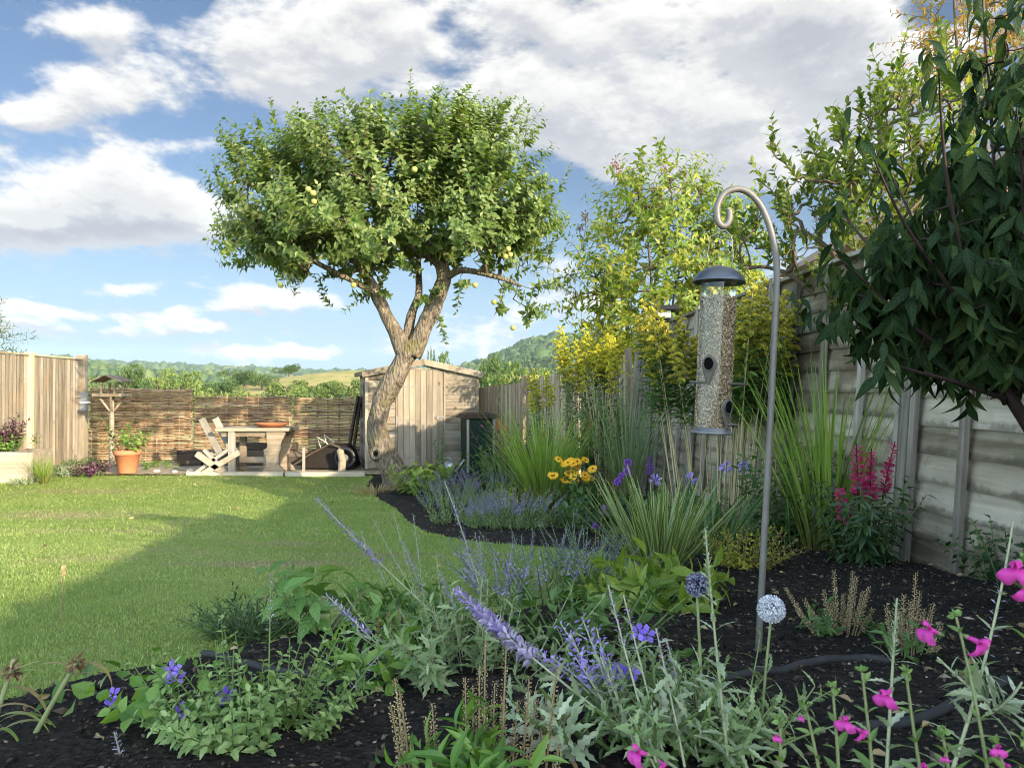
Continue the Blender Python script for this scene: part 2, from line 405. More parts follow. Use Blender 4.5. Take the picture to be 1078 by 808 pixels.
# cloud banks by direction: (px, py, half width, half height, amount)
BANKS = [(620, 45, 460, 130, .37), (720, 130, 330, 75, .33), (310, 40, 190, 90, .31), (100, 222, 190, 56, .66), (30, 235, 120, 42, .35),
         (100, 85, 140, 60, .30), (20, 112, 80, 24, .3), (60, 20, 120, 26, .26), (205, 158, 100, 18, .28), (70, 20, 90, 26, .22), (880, 45, 110, 60, .35), (830, 0, 120, 40, .3), (950, 75, 100, 40, .35), (760, 180, 130, 45, .32),
         (140, 300, 70, 12, .33), (215, 328, 90, 12, .36), (232, 345, 60, 9, .36), (300, 312, 120, 18, .33), (310, 370, 170, 11, .33), (120, 345, 200, 16, .22), (60, 322, 90, 10, .30), (25, 315, 45, 20, .28),
         (520, 350, 150, 30, .22), (560, 320, 110, 26, .24), (90, 335, 150, 14, .16)]
def cloud(dv):
    c2 = w.n('ShaderNodeCombineXYZ'); w.put(c2.inputs[0], uu); w.put(c2.inputs[1], w.math('ADD', vv, dv))
    uv = c2.outputs[0]
    # layer coordinates for the texture: clouds flatten towards the horizon
    q = w.math('ADD', w.math('MAXIMUM', w.math('ADD', vv, dv), 0.0), .30)
    c3 = w.n('ShaderNodeCombineXYZ'); w.put(c3.inputs[0], w.math('DIVIDE', uu, q)); w.put(c3.inputs[1], w.math('MULTIPLY', w.math('LOGARITHM', q, 2.718), 1.7))
    n1 = w.noise(c3.outputs[0], 3.0, 10, .60, .15)
    n2 = w.noise(c3.outputs[0], .8, 3, .5)
    wc = w.n('ShaderNodeVectorMath'); wc.operation = 'MULTIPLY_ADD'
    w.put(wc.inputs[0], w.vm('SUBTRACT', w.noise(uv, 5.0, 5, .6, color=True), (.5, .5, .5))); wc.inputs[1].default_value = (.16, .07, 0); w.put(wc.inputs[2], uv)
    tot = None
    for (px, py, a, b, k) in BANKS:
        e = w.vm('MULTIPLY', w.vm('SUBTRACT', wc.outputs[0], ((px - CX) / F, (HY - py) / F, 0)), (F / a, F / b, 0))
        g = w.math('MULTIPLY', w.rng(w.vm('LENGTH', e), 0.0, 1.25, 1.0, 0.0, True), k)
        tot = g if tot is None else w.math('ADD', tot, g)
    d = w.math('ADD', tot, w.math('MULTIPLY', w.math('SUBTRACT', n1, .5), 1.45))
    n3 = w.noise(c3.outputs[0], 11.0, 6, .6, .1)
    d = w.math('ADD', d, w.math('MULTIPLY', w.math('SUBTRACT', n3, .5), .42))
    d = w.math('ADD', d, w.math('MULTIPLY', w.math('SUBTRACT', n2, .5), .25))
    return d
d0, d1 = cloud(0.0), cloud(.028)
mask = w.rng(d0, .08, .34, 0, 1, True)
lit = w.rng(w.math('SUBTRACT', d0, d1), -.16, .24, 0.0, 1.0, True)
thick = w.rng(d0, .22, .80, 1, 0, True)
shade = w.math('ADD', w.math('MULTIPLY', lit, .55), w.math('MULTIPLY', thick, .45), clamp=True)
cc = w.ramp(shade, [(.12, (.66, .68, .74)), (.42, (.84, .85, .89)), (.62, (1.08, 1.07, 1.05)), (.85, (1.30, 1.28, 1.24))])
skyc = w.mix(1.0, sky.outputs[0], (SKYK * .98, SKYK * 1.03, SKYK * 1.15), 'MULTIPLY')
hz = w.rng(sp.outputs[2], 0.0, .26, .85, 0, True)
skyc = w.mix(hz, skyc, (1.25, 1.9, 2.6))
fin = w.mix(w.math('MULTIPLY', mask, .94), skyc, w.mix(1.0, cc, (CLK, CLK, CLK), 'MULTIPLY'))
# sky gain outside the view: warm fill light added to brighten the shade
bk = w.rng(w.vm('DOT_PRODUCT', D, (0, .94, .34)), .70, 0.0, 0, 1, True)
fin = w.mix(1.0, fin, w.mix(bk, (1, 1, 1), (BACK, BACK * .92, BACK * .76)), 'MULTIPLY')
bg = w.n('ShaderNodeBackground'); w.put(bg.inputs[0], fin); bg.inputs[1].default_value = SKYS
wo = w.n('ShaderNodeOutputWorld'); w.nt.links.new(bg.outputs[0], wo.inputs[0])
SC.view_settings.view_transform = 'Standard'; SC.view_settings.look = 'None'
SC.view_settings.exposure = EXPO; SC.view_settings.gamma = 1.0
SC.cycles.max_bounces = 6; SC.cycles.diffuse_bounces = 3; SC.cycles.transparent_max_bounces = 8; SC.cycles.volume_bounces = 0
SC.cycles.pixel_filter_type = 'BLACKMAN_HARRIS'; SC.cycles.filter_width = 1.0; SC.cycles.use_denoising = True; SC.cycles.sample_clamp_indirect = 6
# ------------------------------------------------------------------ materials of the setting
M = {}
M['fence_grey'] = wood_mat('weathered grey fence wood', [(.12, .095, .062), (.29, .24, .17), (.45, .385, .295)], 'Y', .7, edge_shade=True, stain=(.10, .062, .034), stain_amt=.8, knots=True, moss=(.10, .105, .055), bstr=.5)
M['batten'] = wood_mat('grey batten wood', [(.10, .084, .062), (.22, .188, .15), (.34, .30, .25)], 'Z', .8, knots=False)
M['larch'] = wood_mat('pale closeboard wood', [(.14, .11, .076), (.26, .215, .157), (.365, .315, .245)], 'Z', .8, stain=(.30, .20, .11), stain_amt=.45)
M['post_tan'] = wood_mat('tan post wood', [(.28, .20, .12), (.42, .32, .20), (.52, .41, .28)], 'Z', .8)
M['paling'] = wood_mat('paling wood', [(.20, .145, .095), (.36, .275, .19), (.50, .40, .29)], 'Z', .8, knots=False)
M['shed'] = wood_mat('shed shiplap wood', [(.098, .076, .055), (.20, .164, .123), (.30, .255, .197)], 'X', .5, stain=(.22, .16, .10), stain_amt=.4)
M['shedv'] = wood_mat('shed upright board wood', [(.098, .076, .055), (.20, .164, .123), (.30, .255, .197)], 'Z', .6, stain=(.22, .16, .10), stain_amt=.4)
M['felt'] = plain_mat('roof felt', (.17, .155, .13), .9, .1, var=.3, scale=60)
M['hazel'] = wood_mat('hazel rods', [(.12, .068, .038), (.27, .168, .095), (.42, .29, .175)], 'X', .4, knots=False, rough=.7)
M['oldwood'] = wood_mat('old table wood', [(.12, .085, .055), (.25, .19, .13), (.37, .30, .22)], 'X', .8)
M['darkwood'] = wood_mat('dark damp wood', [(.03, .022, .016), (.075, .055, .04), (.13, .10, .075)], 'X', .8)
M['sleeper'] = wood_mat('timber sleeper', [(.16, .125, .085), (.29, .24, .175), (.40, .345, .265)], 'X', .6)
M['palewood'] = wood_mat('bleached chair wood', [(.15, .128, .10), (.225, .198, .16), (.31, .28, .235)], 'Z', .8, knots=False)
M['steel'] = plain_mat('galvanised steel', (.36, .36, .36), .45, .5, .7, .2, 60)
M['zinc'] = plain_mat('bright zinc', (.55, .55, .54), .4, .5, .6, .1, 50)
M['dull_iron'] = plain_mat('dull grey ironwork', (.20, .185, .165), .8, .15, 0, .3, 40)
M['polegrey'] = plain_mat('grey coated iron', (.13, .115, .10), .5, .4, .2, .3, 40, .25)
M['lidgrey'] = plain_mat('dark grey metal lid', (.075, .085, .10), .34, .5, .55, .25, 30)
M['pewter'] = plain_mat('pewter fitting', (.15, .145, .14), .42, .5, .5, .25, 80)
M['black'] = plain_mat('black plastic', (.012, .012, .013), .45, .4, 0, .3, 10)
M['hose'] = plain_mat('black irrigation hose', (.034, .032, .030), .75, .2, 0, .4, 22)
M['bin'] = plain_mat('dark green plastic', (.005, .016, .012), .55, .2, 0, .15, 8)
M['binlid'] = plain_mat('brown bin lid', (.05, .034, .025), .7, .2, 0, .3, 14)
M['terra'] = plain_mat('terracotta', (.42, .16, .075), .8, .2, 0, .22, 12, .2)
M['glassdark'] = plain_mat('dark window glass', (.02, .022, .025), .12, .5, 0, .1, 3, 0)
M['greybox'] = plain_mat('grey painted box', (.22, .22, .22), .6, .3, 0, .12, 12)
M['white'] = plain_mat('white paint', (.75, .75, .73), .5, .4, 0, .06, 20)
M['render'] = plain_mat('cream house render', (.55, .49, .44), .9, .1, 0, .12, 3)
M['rooftile'] = plain_mat('brown roof tile', (.26, .17, .13), .85, .15, 0, .35, 22)

m, t = newmat('lawn earth and turf'); p = t.pos()
n = t.noise(p, 3.0, 6, .65); n2 = t.noise(p, 90, 3, .7); n3 = t.noise(p, .55, 3, .5)
c = t.ramp(t.math('ADD', t.math('MULTIPLY', n, .6), t.math('MULTIPLY', n2, .4)), [(.3, (.09, .13, .025)), (.5, (.165, .21, .045)), (.7, (.25, .27, .09))])
dry = t.math('ADD', t.rng(t.math('ADD', t.math('MULTIPLY', n3, .6), t.math('MULTIPLY', n, .4)), .52, .66, 0, .75, True), t.math('MULTIPLY', t.luv()[0], 1.1), clamp=True)
c = t.mix(dry, c, (.24, .19, .10))
t.out(t.bsdf(c, .9, .1, bump=n2, bstr=.8, bdist=.02)); M['turf'] = m
m, t = newmat('dark mulch soil'); p = t.pos()
n = t.noise(p, 30, 6, .75); n2 = t.noise(p, 2.2, 5, .65); v = t.voro(p, 70)
c = t.ramp(t.math('ADD', t.math('MULTIPLY', n, .7), t.math('MULTIPLY', n2, .3)), [(.34, (.008, .0065, .005)), (.52, (.027, .021, .016)), (.68, (.08, .06, .045))])
t.out(t.bsdf(c, .95, .15, bump=t.math('ADD', n, v), bstr=1.0, bdist=.03)); M['soil'] = m
m, t = newmat('mulch chips'); u = t.luv()
c = t.ramp(u[2], [(0, (.006, .005, .004)), (.45, (.022, .016, .012)), (.75, (.065, .046, .032)), (.93, (.14, .10, .066)), (1, (.32, .26, .19))])
t.out(t.bsdf(c, .85, .2)); M['chips'] = m
m, t = newmat('sandy path'); p = t.pos(); n = t.noise(p, 9, 6, .7); v = t.voro(p, 50)
c = t.ramp(n, [(.3, (.20, .155, .10)), (.55, (.36, .29, .20)), (.75, (.48, .41, .30))])
t.out(t.bsdf(t.mix(t.rng(t.noise(p, 1.6, 4), .52, .64, 0, .6), c, (.10, .11, .04)), .95, .1, bump=v, bstr=.6, bdist=.02)); M['path'] = m
m, t = newmat('fields'); p = t.pos()
n = t.noise(p, .012, 3, .5); n2 = t.noise(p, .12, 5, .6); vo = t.voro(t.scale(p, (.006, .003, .006)), 1.0, out='Color')
sp2 = t.n('ShaderNodeSeparateXYZ'); t.put(sp2.inputs[0], vo)
c = t.ramp(sp2.outputs[0], [(.1, (.10, .15, .035)), (.4, (.16, .20, .05)), (.6, (.34, .27, .11)), (.85, (.12, .17, .04))], 'LINEAR')
c = t.mix(t.rng(n2, .45, .7, 0, .5), c, (.26, .20, .085))
s3 = t.n('ShaderNodeSeparateXYZ'); t.put(s3.inputs[0], p)
c = t.mix(t.math('MULTIPLY', t.rng(s3.outputs[1], 120, 170, 0, .85, True), t.rng(s3.outputs[1], 260, 330, 1, 0, True)), c, t.ramp(n2, [(.35, (.20, .19, .06)), (.6, (.42, .32, .13))]))
c = t.mix(t.rng(n2, .56, .68, 0, .7), c, (.05, .085, .022))
t.out(t.bsdf(c, .95, .05)); M['fields'] = m
GR = [(.12, .185, .037), (.225, .30, .07), (.37, .39, .15)]
M['grass'] = leaf_mat('lawn grass', GR, .5, .35, .3, pscale=1.1)
M['dry_grass'] = leaf_mat('dry lawn grass', [(.20, .17, .08), (.32, .27, .14), (.44, .39, .22)], .6, .3, .2)
M['bark'] = None
m, t = newmat('apple bark'); p = t.obj(); u = t.luv()
q = t.scale(p, (1, 1, .4)); n = t.noise(q, 13, 8, .72, 1.2); v = t.voro(t.scale(p, (1, 1, .35)), 34); n2 = t.noise(p, 3.0, 4, .6)
c = t.ramp(t.math('ADD', t.math('MULTIPLY', n, .95), t.math('MULTIPLY', v, .08)), [(.27, (.03, .022, .015)), (.48, (.13, .10, .07)), (.62, (.235, .19, .14)), (.8, (.35, .295, .225))])
c = t.mix(t.rng(t.math('ADD', t.math('MULTIPLY', n2, .7), t.math('MULTIPLY', n, .3)), .53, .61, 0, .5), c, (.12, .105, .02))
t.out(t.bsdf(c, .9, .1, bump=t.math('ADD', t.math('MULTIPLY', n, 1.2), v), bstr=1.0, bdist=.035)); M['bark'] = m
M['twig'] = plain_mat('brown twig', (.10, .075, .05), .8, .2, 0, .4, 20)
M['redtwig'] = plain_mat('dark red twig', (.028, .014, .012), .65, .3, 0, .4, 20)
M['cane'] = plain_mat('dry cane', (.36, .29, .15), .7, .2, 0, .35, 16)
def gstem(name, c): return plain_mat(name, c, .6, .3, 0, .3, 30, 0)
M['stem_green'] = gstem('green stem', (.10, .15, .04)); M['stem_silver'] = gstem('silver stem', (.27, .275, .16)); M['stem_brown'] = gstem('brown stem', (.20, .14, .075))

# ------------------------------------------------------------------ terrain (one sheet to the horizon)
def prof(px, pts): return np.interp(px, [a for a, b in pts], [b for a, b in pts])
P1 = [(-900, 412), (150, 420), (215, 412), (265, 402), (300, 397), (340, 392), (385, 389), (450, 392), (520, 393), (600, 396), (900, 405), (2000, 412)]
P2 = [(-900, 390), (0, 386), (60, 386), (110, 392), (200, 400), (300, 403), (400, 398), (480, 394), (510, 387), (530, 378), (555, 366), (585, 359), (610, 361), (650, 356), (760, 360), (1000, 378), (2000, 388)]
P3 = [(-900, 391), (0, 385), (60, 383), (100, 386), (150, 389), (250, 393), (330, 396), (400, 396), (520, 390), (800, 386), (2000, 392)]
az = np.linspace(-pi, pi, 361)[:-1]
rr = np.concatenate([np.linspace(0, 14, 12), [18, 25, 40, 60, 90, 120, 160, 200, 230, 260, 330, 450, 600, 750, 900, 1000, 1100, 1200, 1320, 1500, 1800, 2100, 2350, 2500, 2650, 2900, 3150]])
def hill(px, r, ca, pts): return EYE + (HY - prof(px, pts)) / F * r * ca
def terrain_z(X, Y):
    r = np.hypot(X, Y); a = np.arctan2(X, Y); ca = np.clip(np.cos(a), .25, 1)
    px = CX + F * np.tan(np.clip(a, -1.15, 1.15))
    h1, h2, h3 = hill(px, 230, ca, P1), hill(px, 1200, ca, P2), hill(px, 2500, ca, P3)
    ks = np.array([13.5, 25, 60, 120, 230, 330, 600, 900, 1200, 1500, 1900, 2500, 3150])
    lo = np.zeros_like(r)
    vals = [lo - .06, lo - .5, lo - 2.0, lo - 2.5 + .1 * h1, h1, h1 - 6, np.minimum(h1, h2) - 10, .55 * h2 - 6, h2, h2 - 14, .6 * h3, h3, h3 - 30]
    out = np.array(vals[-1]); rc = np.clip(r, ks[0], ks[-1])
    for i in range(len(ks) - 1):
        s = (rc >= ks[i]) & (rc <= ks[i + 1]); f = (rc - ks[i]) / (ks[i + 1] - ks[i]); f = f * f * (3 - 2 * f)
        out = np.where(s, vals[i] * (1 - f) + vals[i + 1] * f, out)
    wf = np.clip((np.cos(a) + .1) / .4, 0, 1)
    g = gz(X, Y) - .06
    out = np.where(r < 13.5, g, out)
    return g * (1 - wf) + out * wf
AZ, RR = np.meshgrid(az, rr, indexing='ij'); TX, TY = RR * np.sin(AZ), RR * np.cos(AZ)
TZ = terrain_z(TX, TY) + np.where(RR > 100, wob(np.stack([TX, TY, 0 * TX], -1).reshape(-1, 3), .02).reshape(TX.shape) * RR * .0008, 0)
mb = MB(); k = len(rr)
i, j = np.meshgrid(np.arange(len(az)), np.arange(k - 1), indexing='ij'); i2 = (i + 1) % len(az)
mb.add(np.stack([TX, TY, TZ], -1), Q=np.stack([i * k + j, i * k + j + 1, i2 * k + j + 1, i2 * k + j], -1))
props(mb.build('terrain', M['fields'], smooth=True), kind='structure')

# haze: even air from the garden to the far hills
hb = MB(); hb.fbox((0, 0, 0), (1, 0, 0), (0, 1, 0), (0, 0, 1), -3300, 3300, -3300, 3300, -60, 190)
m, t = newmat('haze air'); vol = t.n('ShaderNodeVolumePrincipled'); vol.inputs['Density'].default_value = HAZE
vol.inputs['Color'].default_value = (.80, .90, 1, 1); vol.inputs['Anisotropy'].default_value = .2
o_ = t.n('ShaderNodeOutputMaterial'); t.nt.links.new(vol.outputs[0], o_.inputs['Volume'])
if HAZE > 0: props(hb.build('haze', m), kind='stuff')

# ------------------------------------------------------------------ lawn, bed, path
def yrow(py):
    lo, hi = .3, 60
    for _ in range(50):
        mid = (lo + hi) / 2
        if HY + F * (EYE - float(gz(0, mid))) / mid > py: lo = mid
        else: hi = mid
    return lo
def gpix(px, py): Y = yrow(py); return np.array([(px - CX) / F * Y, Y])
EDGE = [(-120, 760), (0, 742), (60, 728), (120, 712), (180, 706), (235, 690), (300, 678), (390, 662), (480, 656), (560, 642), (620, 624), (655, 606), (664, 594), (640, 583), (590, 577), (545, 574), (480, 567), (442, 559), (425, 549), (412, 535), (390, 522), (383, 510), (390, 500)]
poly = [gpix(*e) for e in EDGE]
poly += [np.array([-1.2, 12.6]), np.array([-.6, 12.6]), np.array([.75, 11.6]), np.array([1.58, 10.0])] + [np.array([fence_x(y) - .02, y]) for y in (8, 6, 4, 2, 0.4)] + [np.array([-1.6, .4])]
poly = np.array(poly)
def bed_sd(X, Y):
    """signed distance to the bed's edge, positive inside"""
    P = np.stack([X, Y], -1); ins = np.zeros(X.shape, bool); d = np.full(X.shape, 1e9)
    for a, b in zip(poly, np.roll(poly, -1, 0)):
        ab = b - a; tt = np.clip(((P - a) @ ab) / max(ab @ ab, 1e-9), 0, 1)
        d = np.minimum(d, np.linalg.norm(P - a - tt[..., None] * ab, axis=-1))
        c = (a[1] > Y) != (b[1] > Y)
        with np.errstate(divide='ignore', invalid='ignore'):
            xi = (b[0] - a[0]) * (Y - a[1]) / (b[1] - a[1]) + a[0]
        ins ^= c & (X < xi)
    return np.where(ins, d, -d)
def sheet(xs, ys, zf, keep=None):
    Xg, Yg = np.meshgrid(xs, ys, indexing='ij'); Z = zf(Xg, Yg); b = MB()
    i, j = np.meshgrid(np.arange(len(xs) - 1), np.arange(len(ys) - 1), indexing='ij'); n_ = len(ys)
    Q = np.stack([i * n_ + j, (i + 1) * n_ + j, (i + 1) * n_ + j + 1, i * n_ + j + 1], -1)
    if keep is not None:
        kk = keep(Xg, Yg); Q = Q[kk[:-1, :-1] | kk[1:, 1:] | kk[1:, :-1] | kk[:-1, 1:]]
    return b.add(np.stack([Xg, Yg, Z], -1), Q=Q.reshape(-1, 4))
def w2(X, Y, s): return wob(np.stack([X, Y, 0 * X], -1).reshape(-1, 3), s).reshape(X.shape)
lawn_z = lambda X, Y: gz(X, Y) + .012 * w2(X, Y, 1.3)
DRY = ((-1.19, 3.87, .40, .13, 1.0), (-4.6, 7.3, .9, .35, .7), (-.75, 4.3, .5, .18, .45), (-5.6, 9.6, .9, .25, .5), (-3.4, 6.0, .6, .18, .45), (-2.3, 4.1, .3, .15, .35), (.25, 3.55, .25, .1, .7), (-1.55, 5.0, .3, .1, .6))
def dry_at(X, Y): return sum(a_ * np.exp(-((X - x_) / s_) ** 2 - ((Y - y_) / t_) ** 2) for x_, y_, s_, t_, a_ in DRY) * (1 + .5 * w2(X, Y, 5))
lw_ = sheet(np.linspace(-8.2, 2.15, 140), np.linspace(.2, 12.35, 160), lawn_z); lw_.a[0][:, 0] = np.clip(dry_at(lw_.v[0][:, 0], lw_.v[0][:, 1]), 0, 1)
props(lw_.build('lawn', M['turf'], smooth=True), kind='structure')
def bed_z(X, Y):
    sd = bed_sd(X, Y); return lawn_z(X, Y) + np.clip(sd * .55 - .03, -.05, .045) + np.where(sd > 0, .012 * w2(X, Y, 9) + .008 * w2(X, Y, 31), 0)
props(sheet(np.linspace(-2.4, 2.25, 190), np.linspace(.4, 12.7, 420), bed_z, lambda X, Y: bed_sd(X, Y) > -.06).build('flower_bed', M['soil'], smooth=True), kind='structure')
props(sheet(np.linspace(-8.2, -1.95, 90), np.linspace(11.45, 14.2, 40), lambda X, Y: .022 + .012 * w2(X, Y, 4)).build('sandy_path', M['path'], smooth=True), kind='structure')
def G(px, Y, up=0.0):
    X = (px - CX) / F * Y; a = np.array([X]); b = np.array([float(Y)])
    z = max(bed_z(a, b)[0], lawn_z(a, b)[0]) if Y < 12.3 else 0.0
    return np.array([X, Y, z + up])
# small bed by the left fence
sb = MB(); sb.blob((-7.1, 12.0, -.02), (.75, .45, .07), .15, n=24, k=10); props(sb.build('border_soil', M['soil'], smooth=True), kind='structure')

# mulch chips
mb = MB()
for (x0, x1, y0, y1, N) in [(-1.7, 2.1, .9, 2.2, 15000), (-1.7, 2.1, 2.2, 4.2, 12000), (-.9, 2.0, 4.2, 8.0, 6000)]:
    X, Y = U(x0, x1, N), U(y0, y1, N); s = bed_sd(X, Y) > -.02 ; X, Y = X[s], Y[s]
    s = np.abs(X / Y) < .8; X, Y = X[s], Y[s]; N = len(X)
    a = rng.normal(size=(N, 3)); a[:, 2] *= .35
    sz = U(.004, .016, N) * np.where(U(0, 1, N) > .95, 2.2, 1)
    mb.leaves(SEED, np.stack([X, Y, bed_z(X, Y) + .002], -1), a, rng.normal(size=(N, 3)), sz, U(0, 1, N) ** 1.2, wid=sz * U(.35, 1.2, N))
props(mb.build('mulch', M['chips']), kind='stuff')
mb = MB(); N = 900; X, Y = U(-2.0, 2.1, N), U(.95, 8, N) ** 1.0; s = (bed_sd(X, Y) > 0) & (np.abs(X / Y) < .8); X, Y = X[s], Y[s]; N = len(X)
lfm = leaf_t(4, .55, .3, .5, .4); mb.leaves(lfm, np.stack([X, Y, bed_z(X, Y) + .006], -1), np.stack([np.cos(U(0, 6.28, N)), np.sin(U(0, 6.28, N)), U(-.1, .3, N)], -1), rng.normal(size=(N, 3)) * .5 + [0, 0, 1], U(.012, .034, N))
N = 70; X, Y = U(-5, .6, N), U(3, 11, N); s = (bed_sd(X, Y) < -.05) & (np.abs(X / Y) < .7); X, Y = X[s], Y[s]; N = len(X)
mb.leaves(lfm, np.stack([X, Y, lawn_z(X, Y) + .018], -1), np.stack([np.cos(U(0, 6.28, N)), np.sin(U(0, 6.28, N)), U(-.1, .3, N)], -1), rng.normal(size=(N, 3)) * .5 + [0, 0, 1], U(.03, .06, N))
LIT = mb
# grass blades
mb = MB()
for (y0, y1, N, h, wd) in [(1.35, 3.2, 130000, .015, .0020), (3.2, 5.5, 110000, .017, .0033), (5.5, 8.5, 70000, .022, .0055), (8.5, 12.3, 55000, .025, .0085)]:
    Y = U(y0, y1, N); X = U(-.72, .30, N) * Y
    sd = bed_sd(X, Y); s = (sd < .035) & (X > -8.0) & (Y < np.where(X < -2.1, 11.46, 11.95)) & ((np.hypot(X + 1.59, Y - 9.6) > .25)); X, Y, sd = X[s], Y[s], sd[s]; N = len(X)
    pt = w2(X, Y, .9) + .5 * w2(X, Y, 3.1)
    hh = h * U(.5, 1.25, N) * np.where(sd > -.06, 1.5, 1) * (1 - .25 * np.clip(pt, 0, 1))
    dryp = dry_at(X, Y); keep_ = U(0, 1, N) > .55 * np.clip(dryp, 0, 1); X, Y, sd, pt, hh, dryp = (q[keep_] for q in (X, Y, sd, pt, hh, dryp)); N = len(X)
    dr_ = U(0, 1, N) < np.clip(.07 + dryp * (1.0 + .6 * w2(X, Y, 4)), 0, .93); rn_ = np.clip(U(0, 1, N) * .75 + .25 * np.clip(pt + .3, 0, 1), 0, 1); q_ = (U(0, 6.28, N), hh, U(.05, .9, N), U(.1, 1.2, N), wd * U(.6, 1.3, N)); B_ = np.stack([X, Y, lawn_z(X, Y) - .003], -1)
    for mi_, s in ((0, ~dr_), (1, dr_)): mb.blades(B_[s], *[a_[s] for a_ in q_], 2, rn_[s], m=mi_)
props(mb.build('grass', [M['grass'], M['dry_grass']]), kind='stuff')

# ------------------------------------------------------------------ right panel fence
ef = nrm(np.array([-.05, 1, 0])); nf = nrm(np.array([-1, -.05, 0])); ez = np.array([0, 0, 1.0])
LEANF = .035
def fpt(Yv): return np.array([fence_x(Yv), Yv, 0.0])
rf = thing('panel_fence', 'tall weathered grey overlap panel fence along the dark flower bed', 'fence', (fence_x(3.68), 3.68, 0))
ezf = nrm(np.array([.07, 0, 1.0]))        # the fence leans out a little
bays = [(-3.56, -1.75), (-1.75, .06), (.06, 1.87), (1.87, 3.68), (3.68, 5.49), (5.49, 7.30), (7.30, 9.11), (9.11, 10.05)]
def shift(Yv): return fpt(Yv) - .07 * 1.1 * np.array([1, 0, 0])
for a, b in bays:
    O = shift(a); Lb = np.linalg.norm(shift(b) - O); e = nrm(shift(b) - O); nn = np.array([-e[1], e[0], 0])
    top = 2.09 if b > 1.9 else 2.33; bot = float(gz(0, b)) - .08
    pm = MB(); nb = int((top - bot) / .135) + 1; hb_ = (top - bot) / nb
    for r_ in range(nb):
        K = 15; xs = np.linspace(.028, Lb - .028, K); z0 = bot + r_ * hb_
        wv = .008 * wob(np.stack([xs * 3, xs * 0 + r_ * 7.3, xs * 0 + a * 5], -1), 1.2)
        zz0 = z0 - .012 + wv; z1 = z0 + hb_ + .008; rr_ = U()
        V = []
        for kx in range(K):
            bow = .004 * sin(kx * 1.3 + r_)
            for (zq, dq) in ((zz0[kx], .030 + bow), (z1, .012), (z1, .005), (zz0[kx], .016)):
                V.append(O + e * xs[kx] + nn * dq + ezf * zq)
        Q = []
        for kx in range(K - 1):
            for c4 in range(4): Q.append([kx * 4 + c4, kx * 4 + (c4 + 1) % 4, kx * 4 + 4 + (c4 + 1) % 4, kx * 4 + 4 + c4])
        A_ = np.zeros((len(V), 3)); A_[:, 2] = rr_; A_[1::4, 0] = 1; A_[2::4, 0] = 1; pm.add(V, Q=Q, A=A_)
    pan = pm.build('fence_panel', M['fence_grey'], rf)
    for q in (.065, .46 * Lb / 1.81, .92 * Lb / 1.81, 1.37 * Lb / 1.81, Lb - .065):
        bm_ = MB(); bm_.fbox(O + e * q, e, nn, ezf, -.019, .019, .045, .075, bot, top - .002); bm_.build('batten', M['batten'], pan, bevel=.003)
    cm = MB(); cm.fbox(O, e, nn, ezf, .03, Lb - .03, -.025, .08, top + .001, top + .026); cm.build('cap_rail', M['batten'], pan, bevel=.004)
for a in [b[0] for b in bays] + [10.05]:
    pm = MB(); O = shift(a); pm.fbox(O, ef, nf, ezf, -.035, .035, -.02, .075, float(gz(0, a)) - .2, 2.15 if a > 1.9 else 2.39); pm.build('post', M['batten'], rf, bevel=.006)

# ------------------------------------------------------------------ low paling fence beyond it
pf = thing('paling_fence', 'lower fence of narrow brown palings beside the compost bin', 'fence', (1.58, 10.1, 0))
pts = [((1.60, 10.12), 1.80, 1.74), ((1.02, 11.15), 1.66, 1.56), ((.2, 12.3), 1.46, 1.36), ((-.62, 13.25), 1.36, 1.36)]
for (A_, za, _), (B_, zb, _) in zip(pts, pts[1:]):
    a3, b3 = np.array([*A_, 0]), np.array([*B_, 0]); L_ = np.linalg.norm(b3 - a3); e = (b3 - a3) / L_; nn = np.array([e[1], -e[0], 0]) * -1
    pm = MB(); x = .03
    while x < L_ - .06:
        wp = U(.042, .058); zt = za + (zb - za) * x / L_ + U(-.02, .02)
        pm.fbox(a3 + e * x, e, nn, nrm(np.array([U(-.012, .012), U(-.012, .012), 1])), 0, wp, -.008, .008 + U(0, .006), .04, zt); x += wp + U(.006, .016)
    pn = pm.build('paling_panel', M['paling'], pf)
    for zr in (.35, .95, min(za, zb) - .16):
        q = MB(); q.fbox(a3, e, nn, ez, 0, L_, -.05, -.0105, zr, zr + .07); q.build('rail', M['paling'], pf)
for (A_, zt, _) in pts:
    q = MB(); q.fbox(np.array([*A_, 0]), ez * 0 + np.array([1., 0, 0]), np.array([0, 1., 0]), ez, -.045, .045, .012, .10, -.1, zt + .1); q.build('post', M['paling'], pf, bevel=.005)

# ------------------------------------------------------------------ left close-boarded fence
lf = thing('boarded_fence', 'tall pale close-boarded fence at the left end of the woven hurdles', 'fence', (-7.8, 13.3, 0))
lp = [np.array([-7.74, 13.3, 0]), np.array([-7.62, 11.65, 0]), np.array([-7.50, 9.85, 0]), np.array([-7.38, 8.05, 0])]
for a3, b3 in zip(lp, lp[1:]):
    L_ = np.linalg.norm(b3 - a3); e = (b3 - a3) / L_; nn = np.array([-e[1], e[0], 0]); pm = MB(); x = 0.06
    if nn[0] < 0: nn = -nn
    while x < L_ - .05:
        pm.fbox(a3 + e * x, e, nrm(nn + e * .12), ez, 0, .108, 0, .014, .06, 1.86 + U(-.006, .006)); x += .092
    pm.build('board_panel', M['larch'], lf)
    q = MB(); q.fbox(a3, e, nn, ez, .055, L_ - .055, -.02, .045, 1.868, 1.895); q.build('capping', M['post_tan'], lf, bevel=.004)
